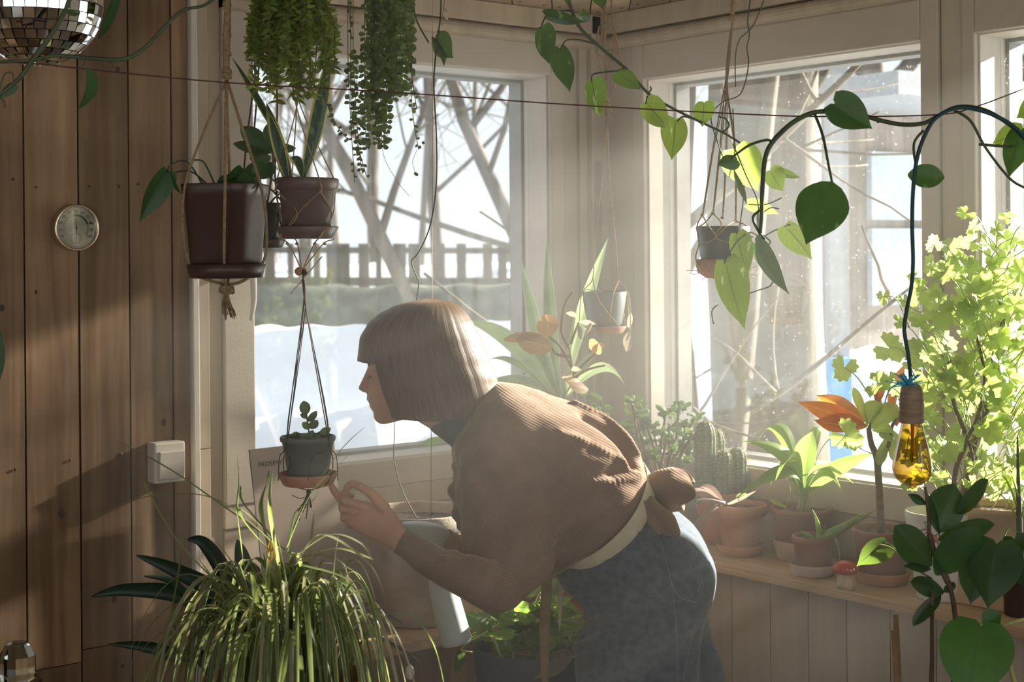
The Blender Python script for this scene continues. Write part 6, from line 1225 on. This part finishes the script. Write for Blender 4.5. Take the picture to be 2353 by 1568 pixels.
L(mb, (204, 158, d), (176, 254, d - .03), 30, 'strap', .5, .04, .4, mid=P(224, 205, d)); L(mb, (272, -30, d), (224, 92, d - .03), 26, 'strap', .5, 0, .4, mid=P(254, 40, d)); L(mb, (34, 196, d), (-6, 226, d), 26, 'heart', .4, .05, .4)
L(mb, (150, 24, d), (186, 32, d - .03), 14, 'strap', .5, .1, .3); L(mb, (2, 760, d + .2), (-6, 890, d + .2), 26, 'lance', .3)
mb.build('foliage', G_dark, t)
# ---- printed board leaning under the window
M_sign = mat('brown_board', (.40, .31, .24), .45, .06, 5); zs = onL(930, 1440, -.22).z; a, b, c2, e = onL(572, 1034, -.10), onL(768, 1012, -.10), onL(800, 1290, -.10), onL(618, 1380, -.10); c2.z = zs + .0005; e.z = zs + .0005
sg = thing('printed_board', 'beige printed board leaning below the left window behind the little pot', 'board', e)
mb = MB(); nn = V((0, .0025, 0)); vs = [p + s * nn for s in (0, 1) for p in (a, b, c2, e)]; mb.add(vs, [(0, 3, 2, 1), (4, 5, 6, 7), (0, 1, 5, 4), (1, 2, 6, 5), (2, 3, 7, 6), (3, 0, 4, 7)]); mb.build('panel', M_sign, sg, smooth=False)
mb = MB(); tube(mb, [a, e], .0012, 5); mb.build('dark_edge', M_black, sg)
text('PROSIMY', 'lettering', onL(621, 1066, -.1022), .0150, onL(660, 1061, -.1) - onL(598, 1069, -.1), EZ, M_ink, sg, .0002)
# ---- long bladed grass plant in front
d = 2.38; t = thing('potted_grass', 'big arching grass-leaved plant with long yellow-green blades at the lower left', 'potted plant', V((P(650, 1500, d).x, P(650, 1500, d).y, 0)))
c0 = t.location.copy(); zt_ = P(650, 1500, d).z; c1 = V((c0.x, c0.y, zt_ - .26)); pot(t, c1, .13, .10, .22, M_terra, .2)
st = thing('plant_stand', 'dark round stand under the pot of the arching grass plant', 'stand', c0); mb = MB(); lathe(mb, c0, [(0, 0), (.13, 0), (.13, .02), (.03, .03), (.025, c1.z - .03), (.14, c1.z - .02), (.14, c1.z - .0005), (0, c1.z - .0005)], 32); mb.build('pedestal', M_stemb, st)
rg = random.Random(77); m1 = MB(); m2 = MB()
hand = [([(690, 1290), (520, 1170), (390, 1080), (266, 1012)], 9, 0), ([(640, 1260), (500, 1150), (350, 1140), (212, 1192)], 9, 0), ([(640, 1300), (620, 1180), (626, 1082)], 9, 0), ([(630, 1310), (600, 1180), (614, 1110), (618, 1080)], 9, 0), ([(560, 1400), (420, 1260), (350, 1150), (330, 1105)], 7, 0), ([(560, 1420), (400, 1500), (414, 1300), (432, 1205)], 8, 0), ([(680, 1300), (740, 1230), (850, 1300), (890, 1395)], 9, 1), ([(680, 1280), (760, 1230), (830, 1250), (856, 1290)], 7, 1), ([(690, 1290), (770, 1262), (850, 1284), (852, 1286)], 9, 1), ([(690, 1300), (790, 1330), (860, 1400), (880, 1390)], 10, 0), ([(660, 1270), (680, 1180), (720, 1150), (746, 1110)], 8, 0), ([(660, 1260), (700, 1160), (780, 1040), (840, 980)], 6, 0), ([(660, 1260), (720, 1130), (820, 1030)], 5, 0), ([(620, 1270), (560, 1200), (552, 1170), (600, 1210)], 9, 0), ([(640, 1250), (560, 1160), (552, 1120), (548, 1125)], 6, 0), ([(560, 1300), (545, 1180), (548, 1120), (545, 1050)], 4, 0), ([(640, 1330), (700, 1280), (790, 1300), (800, 1420), (840, 1568)], 9, 1), ([(600, 1420), (450, 1420), (340, 1480), (290, 1580)], 8, 0), ([(620, 1400), (520, 1300), (430, 1420), (380, 1560)], 8, 1)]
for pts, w_, k in hand:
    dd = d + rg.uniform(-.08, .05); n_ = len(pts); ribbon((m1, m2)[k], [P(x, y, dd + .02 * math.sin(i + w_)) for i, (x, y) in enumerate(pts)], w_ * px_m(d) * 1.25, 'blade', 8, tw=rg.uniform(-.6, .6))
base = P(640, 1400, d); base.z = c1.z + .215
for k in range(250):
    a = rg.uniform(0, 6.28); q = V((math.cos(a), math.sin(a), 0)); ln = rg.uniform(.06, .25) * (.75 if q.dot(RGT0) > .3 else 1); up = rg.uniform(.09, .185); dr = rg.uniform(.14, .40); s = rg.uniform(.0, .06)
    b = base + q * s + RGT0 * rg.uniform(-.03, .06)
    pts = [b, b + q * (ln * .22) + EZ * (up * .75), b + q * (ln * .55) + EZ * up, b + q * (ln * .85) + EZ * (up - dr * .35), b + q * (ln * 1.0) + EZ * (up - dr)]
    if k % 4 == 0: pts = [b, b + q * (ln * .12) + EZ * (up * .9), b + q * (ln * .3) + EZ * (up * rg.uniform(1.0, 1.45))]
    ribbon(m2 if rg.random() < .22 else m1, pts, rg.uniform(.0055, .0115), 'blade', 5, tw=rg.uniform(-.9, .9))
m1.build('foliage', G_grass, t); m2.build('pale_foliage', G_grass2, t)
mb = MB(); leaf(mb, P(622, 1290, d - .05), P(622, 1240, d - .05), 14 * px_m(d), 'strap', .3); mb.build('yellow_leaf', leafmat('yellowed_blade', (.55, .30, .05), (.75, .45, .08), .5), t)
# ---- dark cactus-like flat stems reaching left, in shade
d = 2.62; t = thing('potted_orchid_cactus', 'dark plant with flat thick stems reaching left over the plank wall, in shade', 'potted plant', V((P(470, 1600, d).x, P(470, 1600, d).y, 0)))
c0 = t.location.copy(); pot(t, c0, .13, .10, .24, M_blackp, .2); base = pix(c0 + EZ * .22); mb = MB()
for pts, w_ in (([base, (520, 1500, d), (440, 1380, d), (300, 1356, d - .02), (208, 1372, d - .02)], 40), ([base, (540, 1480, d), (500, 1370, d), (400, 1310, d), (312, 1276, d)], 42), ([base, (560, 1500, d), (470, 1420, d - .04), (400, 1340, d - .06), (330, 1324, d - .08)], 22), ([base, (500, 1600, d), (380, 1500, d), (250, 1480, d)], 34), ([base, (560, 1480, d), (520, 1330, d + .05), (470, 1250, d + .08), (430, 1240, d + .08)], 40), ([base, (580, 1440, d), (560, 1300, d + .06), (545, 1240, d + .08)], 46)): ribbon(mb, [P(*p) for p in pts], w_ * px_m(d), 'strap', 8, fold=.15, nrm=tuple(-FWD + EZ * .5))
o = mb.build('foliage', leafmat('dark_flat_stem', (.018, .045, .028), (.05, .10, .04), .1, .35), t); solidify(o, .003)
# ---- glass stopper bottle at the lower left corner
M_crys = mat('cut_glass', (.5, .55, .52), .06, .1, spec=.9); c = P(40, 1568, 2.2); t = thing('glass_bottle', 'faceted clear glass bottle top at the bottom left corner of the view', 'bottle', V((c.x, c.y, .62)))
mb = MB(); n = 9; vs = []; H = P(40, 1478, 2.2).z - .62
pf = [(.0, 0), (.035, 0), (.035, H * .55), (.012, H * .7), (.012, H * .8), (.027, H * .86), (.027, H * .95), (.016, H)]; lathe(mb, t.location, [*pf, (0, H)], 9); m, tt, out = nt('bottle_glass'); g = N(tt, 'BsdfGlass', {'Color': (.9, .95, .92), 'Roughness': .02, 'IOR': 1.5}); tt.links.new(g.outputs[0], out.inputs[0]); mb.build('bottle', m, t, smooth=False)
st = thing('side_table', 'small dark side table at the bottom left corner, mostly in shadow', 'table', V((c.x, c.y, 0))); mb = MB(); box(mb, (c.x - .14, c.y - .14, .59), (c.x + .14, c.y + .14, .6195)); mb.build('table_top', M_plank, st, smooth=False)
for i in (-1, 1):
    for j in (-1, 1): mb = MB(); box(mb, (c.x + i * .12 - .015, c.y + j * .12 - .015, 0), (c.x + i * .12 + .015, c.y + j * .12 + .015, .59)); mb.build('leg', M_plank, st, smooth=False)
# ---- low shelf under the left window with the big hazy clay pot
def shelf_at(px, py, z, y): return onZ(px, py, z)
zs = onL(930, 1440, -.22).z; sh = thing('low_shelf', 'low wooden rail shelf under the left window, carrying the big clay pot', 'shelf', V((-.6, -.2, 0)))
mb = MB(); box(mb, (-1.12, -.34, zs - .022), (-.50, -.010, zs)); mb.build('shelf_board', M_ply, sh, smooth=False)
for x in (-1.09, -.53):
    for y in (-.325, -.04): mb = MB(); box(mb, (x - .014, y - .014, 0), (x + .014, y + .014, zs - .022)); mb.build('leg', M_ply, sh, smooth=False)
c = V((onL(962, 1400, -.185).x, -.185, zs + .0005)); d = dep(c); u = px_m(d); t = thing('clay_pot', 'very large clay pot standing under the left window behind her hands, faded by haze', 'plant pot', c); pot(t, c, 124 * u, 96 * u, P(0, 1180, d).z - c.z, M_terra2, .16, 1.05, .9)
# ---- corner plants: pale yucca and a faded croton
c = V((-.155, -.20, ZS)); d = dep(c); cz = P(1290, 930, d); c = V((cz.x, cz.y, 0)); t = thing('potted_yucca', 'pale green yucca with long pointed leaves in the hazy corner behind her shoulders', 'potted plant', c)
st2 = thing('plant_stand', 'plain wooden box stand in the corner under the yucca and croton, hidden by her body', 'stand', V((c.x, c.y, 0))); bz = .62; mb = MB(); box(mb, (c.x - .12, c.y - .12, 0), (c.x + .12, c.y + .12, bz)); mb.build('box_stand', M_ply, st2, smooth=False)
pot(t, V((c.x, c.y, bz + .0005)), .095, .075, .17, M_terra, .2); mb = MB(); b0 = pix(V((c.x, c.y, bz + .16))); S(mb, [b0, (1290, 1040, d), (1288, 930, d)], .014, 10); mb.build('trunk', M_stemb, t); mb = MB()
for tp, w_, md, dd in (((1198, 598), 36, (1236, 770), -.02), ((1257, 546), 34, (1262, 760), .04), ((1398, 546), 34, (1330, 720), .0), ((1064, 738), 42, (1190, 740), -.05), ((1126, 826), 20, (1190, 800), .03), ((1440, 896), 24, (1390, 780), -.06), ((1230, 860), 30, (1250, 830), .05), ((1110, 880), 30, (1220, 840), .06), ((1180, 760), 34, (1230, 790), .0), ((1150, 900), 24, (1220, 870), -.06), ((1340, 840), 24, (1320, 860), -.02), ((1200, 920), 22, (1250, 880), .02), ((1380, 800), 22, (1330, 830), .05)): leaf(mb, P(1288, 930, d), P(*tp, d + dd), w_ * px_m(d), 'lance', R.uniform(-.5, .5), 0, .5, mid=P(*md, d + dd * .5), nr=16)
mb.build('foliage', G_pale, t)
mb = MB(); leaf(mb, P(1032, 1008, d), P(960, 1023, d), 20 * px_m(d), 'lance', .3, .08); mb.build('lime_leaf', G_nest, t)
d = 3.5; cc = P(1330, 880, d); t = thing('potted_corner_croton', 'thin branched croton with faded orange leaves before the corner post', 'potted plant', V((cc.x, cc.y, 0))); zp = .70
st3 = thing('plant_stand', 'narrow wooden stand behind her holding the faded croton', 'stand', V((cc.x, cc.y, 0))); mb = MB(); lathe(mb, (cc.x, cc.y, 0), [(0, 0), (.09, 0), (.09, .02), (.02, .03), (.02, zp - .03), (.09, zp - .02), (.09, zp), (0, zp)], 28); mb.build('pedestal', M_ply, st3)
pot(t, V((cc.x, cc.y, zp + .0005)), .07, .055, .13, M_terra, .2); b0 = pix(V((cc.x, cc.y, zp + .12))); mb = MB()
for pts in ([b0, (1325, 980, d), (1318, 870, d), (1308, 800, d)], [(1316, 850, d), (1290, 800, d), (1262, 775, d)], [(1312, 820, d), (1280, 815, d), (1268, 800, d)], [(1318, 860, d), (1350, 830, d), (1372, 810, d)], [(1308, 800, d), (1290, 760, d), (1298, 700, d), (1316, 672, d)], [(1312, 790, d), (1330, 740, d)], [(1318, 870, d), (1350, 850, d), (1390, 840, d)]): S(mb, pts, [.004, .0025])
mb.build('stem', M_stemb, t); mb = MB()
for b, tp, w_, r_ in (((1262, 776), (1256, 722), 52, .2), ((1270, 800), (1186, 780), 52, .3), ((1240, 770), (1156, 782), 26, .5), ((1354, 800), (1380, 796), 42, .4), ((1335, 880), (1300, 876), 24, .4), ((1352, 896), (1306, 884), 32, .6), ((1372, 812), (1376, 788), 30, .5)): L(mb, (*b, d), (*tp, d - .03), w_, 'oval', r_, .05, .2)
mb.build('foliage', G_brownl, t); mb = MB()
for b, tp in (((1330, 740), (1370, 745)), ((1345, 770), (1360, 740)), ((1300, 720), (1330, 728)), ((1318, 850), (1290, 870)), ((1306, 850), (1336, 850))): L(mb, (*b, d - .02), (*tp, d - .03), 18, 'lance', .8, .1, .6)
mb.build('dry_leaves', G_dry, t)
# ---- blue tub of pothos under the window, behind her
zb_ = P(1230, 1480, 3.16).z; c = P(1228, 1480, 3.16); t = thing('potted_pothos', 'dark blue tub full of tangled pothos vines below her, between arm and thigh', 'potted plant', V((c.x, c.y, 0))); M_tub = mat('dark_blue_tub', (.03, .045, .09), .45, .1)
pot(t, V((c.x, c.y, 0)), 140 * px_m(3.16), .10, zb_, M_tub, .08, 1.03, .95); mb = MB(); m2 = MB(); rg = random.Random(15); d = 3.16
for k in range(60):
    a = rg.uniform(0, 6.28); r = rg.uniform(20, 130); x, y = 1228 + r * math.cos(a), 1470 + rg.uniform(-95, 14) * (1 - .3 * r / 130); b = (x, y, d + .036 * r / 40 * math.sin(a)); S(m2, [(1228 + rg.uniform(-60, 60), 1480, d), ((b[0] + 1228) / 2, b[1] - rg.uniform(-10, 30), d), b], .0016, 5, 4)
    an = rg.uniform(-.4, 3.5); ln = rg.uniform(34, 64); L(mb, b, (b[0] + ln * math.cos(an), b[1] + ln * .7 * math.sin(an), b[2] + rg.uniform(-.04, .03)), rg.uniform(24, 40), 'heart', rg.uniform(-.8, .8), .08, .3)
for b, tp, w_ in (((1130, 1440, 3.1), (1050, 1410, 3.08), 50), ((1180, 1400, 3.15), (1110, 1408, 3.12), 54), ((1140, 1470, 3.1), (1180, 1500, 3.08), 52), ((1060, 1500, 3.05), (1048, 1552, 3.03), 26), ((1200, 1360, 3.3), (1260, 1340, 3.3), 44), ((1230, 1400, 3.25), (1320, 1370, 3.22), 44), ((1250, 1370, 3.3), (1330, 1400, 3.3), 40), ((1290, 1340, 3.3), (1240, 1376, 3.28), 42)): L(mb, b, tp, w_, 'heart', .4, .08, .35)
S(m2, [(1110, 1460, 3.1), (1135, 1470, 3.1), (1160, 1530, 3.1), (1180, 1580, 3.1)], .0036); S(m2, [(1180, 1500, 3.1), (1176, 1530, 3.1), (1166, 1545, 3.1)], .002); S(m2, [(1170, 1456, 3.2), (1240, 1462, 3.15), (1330, 1450, 3.15)], .003); S(m2, [(1085, 1500, 3.05), (1060, 1490, 3.05), (1120, 1452, 3.08)], .002)
mb.build('foliage', G_pothos, t); m2.build('stem', M_stemy, t)
mb = MB(); leaf(mb, P(1320, 1508, 3.0), P(1228, 1562, 2.98), 36 * px_m(3), 'lance', .3, .05, .2, wave=.06); tag(mb.build('dry_leaf', G_dry), 'pale dry leaf hanging beside her thigh, crossed by the brown tie', 'leaf')
# ---- grey green succulent arms and the little glass drop beneath the shelf
d = 2.84; t = thing('potted_dragon_plant', 'grey-green long arching strap leaves below the big clay pot, in shade', 'potted plant', V((P(760, 1640, d).x, P(760, 1640, d).y, 0))); pot(t, t.location.copy(), .11, .09, .22, M_terra, .2); b0 = pix(t.location + EZ * .2); mb = MB()
for pts, w_ in (([b0, (740, 1480, d), (770, 1404, d), (860, 1405, d), (924, 1432, d)], 15), ([b0, (780, 1500, d), (840, 1460, d), (930, 1500, d), (970, 1530, d)], 20), ([b0, (760, 1520, d), (800, 1480, d), (845, 1552, d)], 12), ([b0, (700, 1520, d), (690, 1440, d), (740, 1420, d)], 12)): ribbon(mb, [P(*p) for p in pts], w_ * px_m(d), 'strap', 8, nrm=(0, 0, 1))
o = mb.build('foliage', leafmat('grey_leaf', (.16, .20, .16), (.26, .32, .22), .25, .4), t); solidify(o, .002)
mb = MB(); cd = P(942, 1545, 2.95); lathe(mb, cd, [(0, -.018), (.007, -.012), (.0095, -.002), (.008, .008), (.003, .014), (0, .016)], 8); o = mb.build('crystal_drop', mat('crystal', (.75, .78, .74), .08, .1, spec=.9), smooth=False); tag(o, 'small faceted crystal drop hanging below the wooden shelf', 'crystal')
mb = MB(); tube(mb, [cd + EZ * .016, V((cd.x, cd.y, zs - .03))], .0005, 4); mb.build('crystal_thread', M_cord, o)
# ------------------------------------------------------------------ sunlit haze hanging in the corner of the room, thicker towards its middle
def haze(name, lo, hi, dens, label):
    m, t, out = nt(name); vsn = N(t, 'VolumeScatter', {'Color': (1, .985, .94), 'Density': dens, 'Anisotropy': .45}); t.links.new(vsn.outputs[0], out.inputs['Volume'])
    mb = MB(); box(mb, lo, hi); tag(mb.build('haze', m, smooth=False), label, 'haze', kind='stuff')
haze('thin_haze', (-1.5, -1.4, .855), (-.02, -.014, 1.98), .074, 'thin sunlit haze filling the window corner of the room')
haze('low_haze', (-1.5, -1.4, .35), (-.195, -.014, .8545), .068, 'thin haze below bench height in the window corner')
haze('thick_haze', (-1.3, -.80, .86), (-.03, -.03, 1.80), .035, 'thicker sunlit haze behind the bending woman')
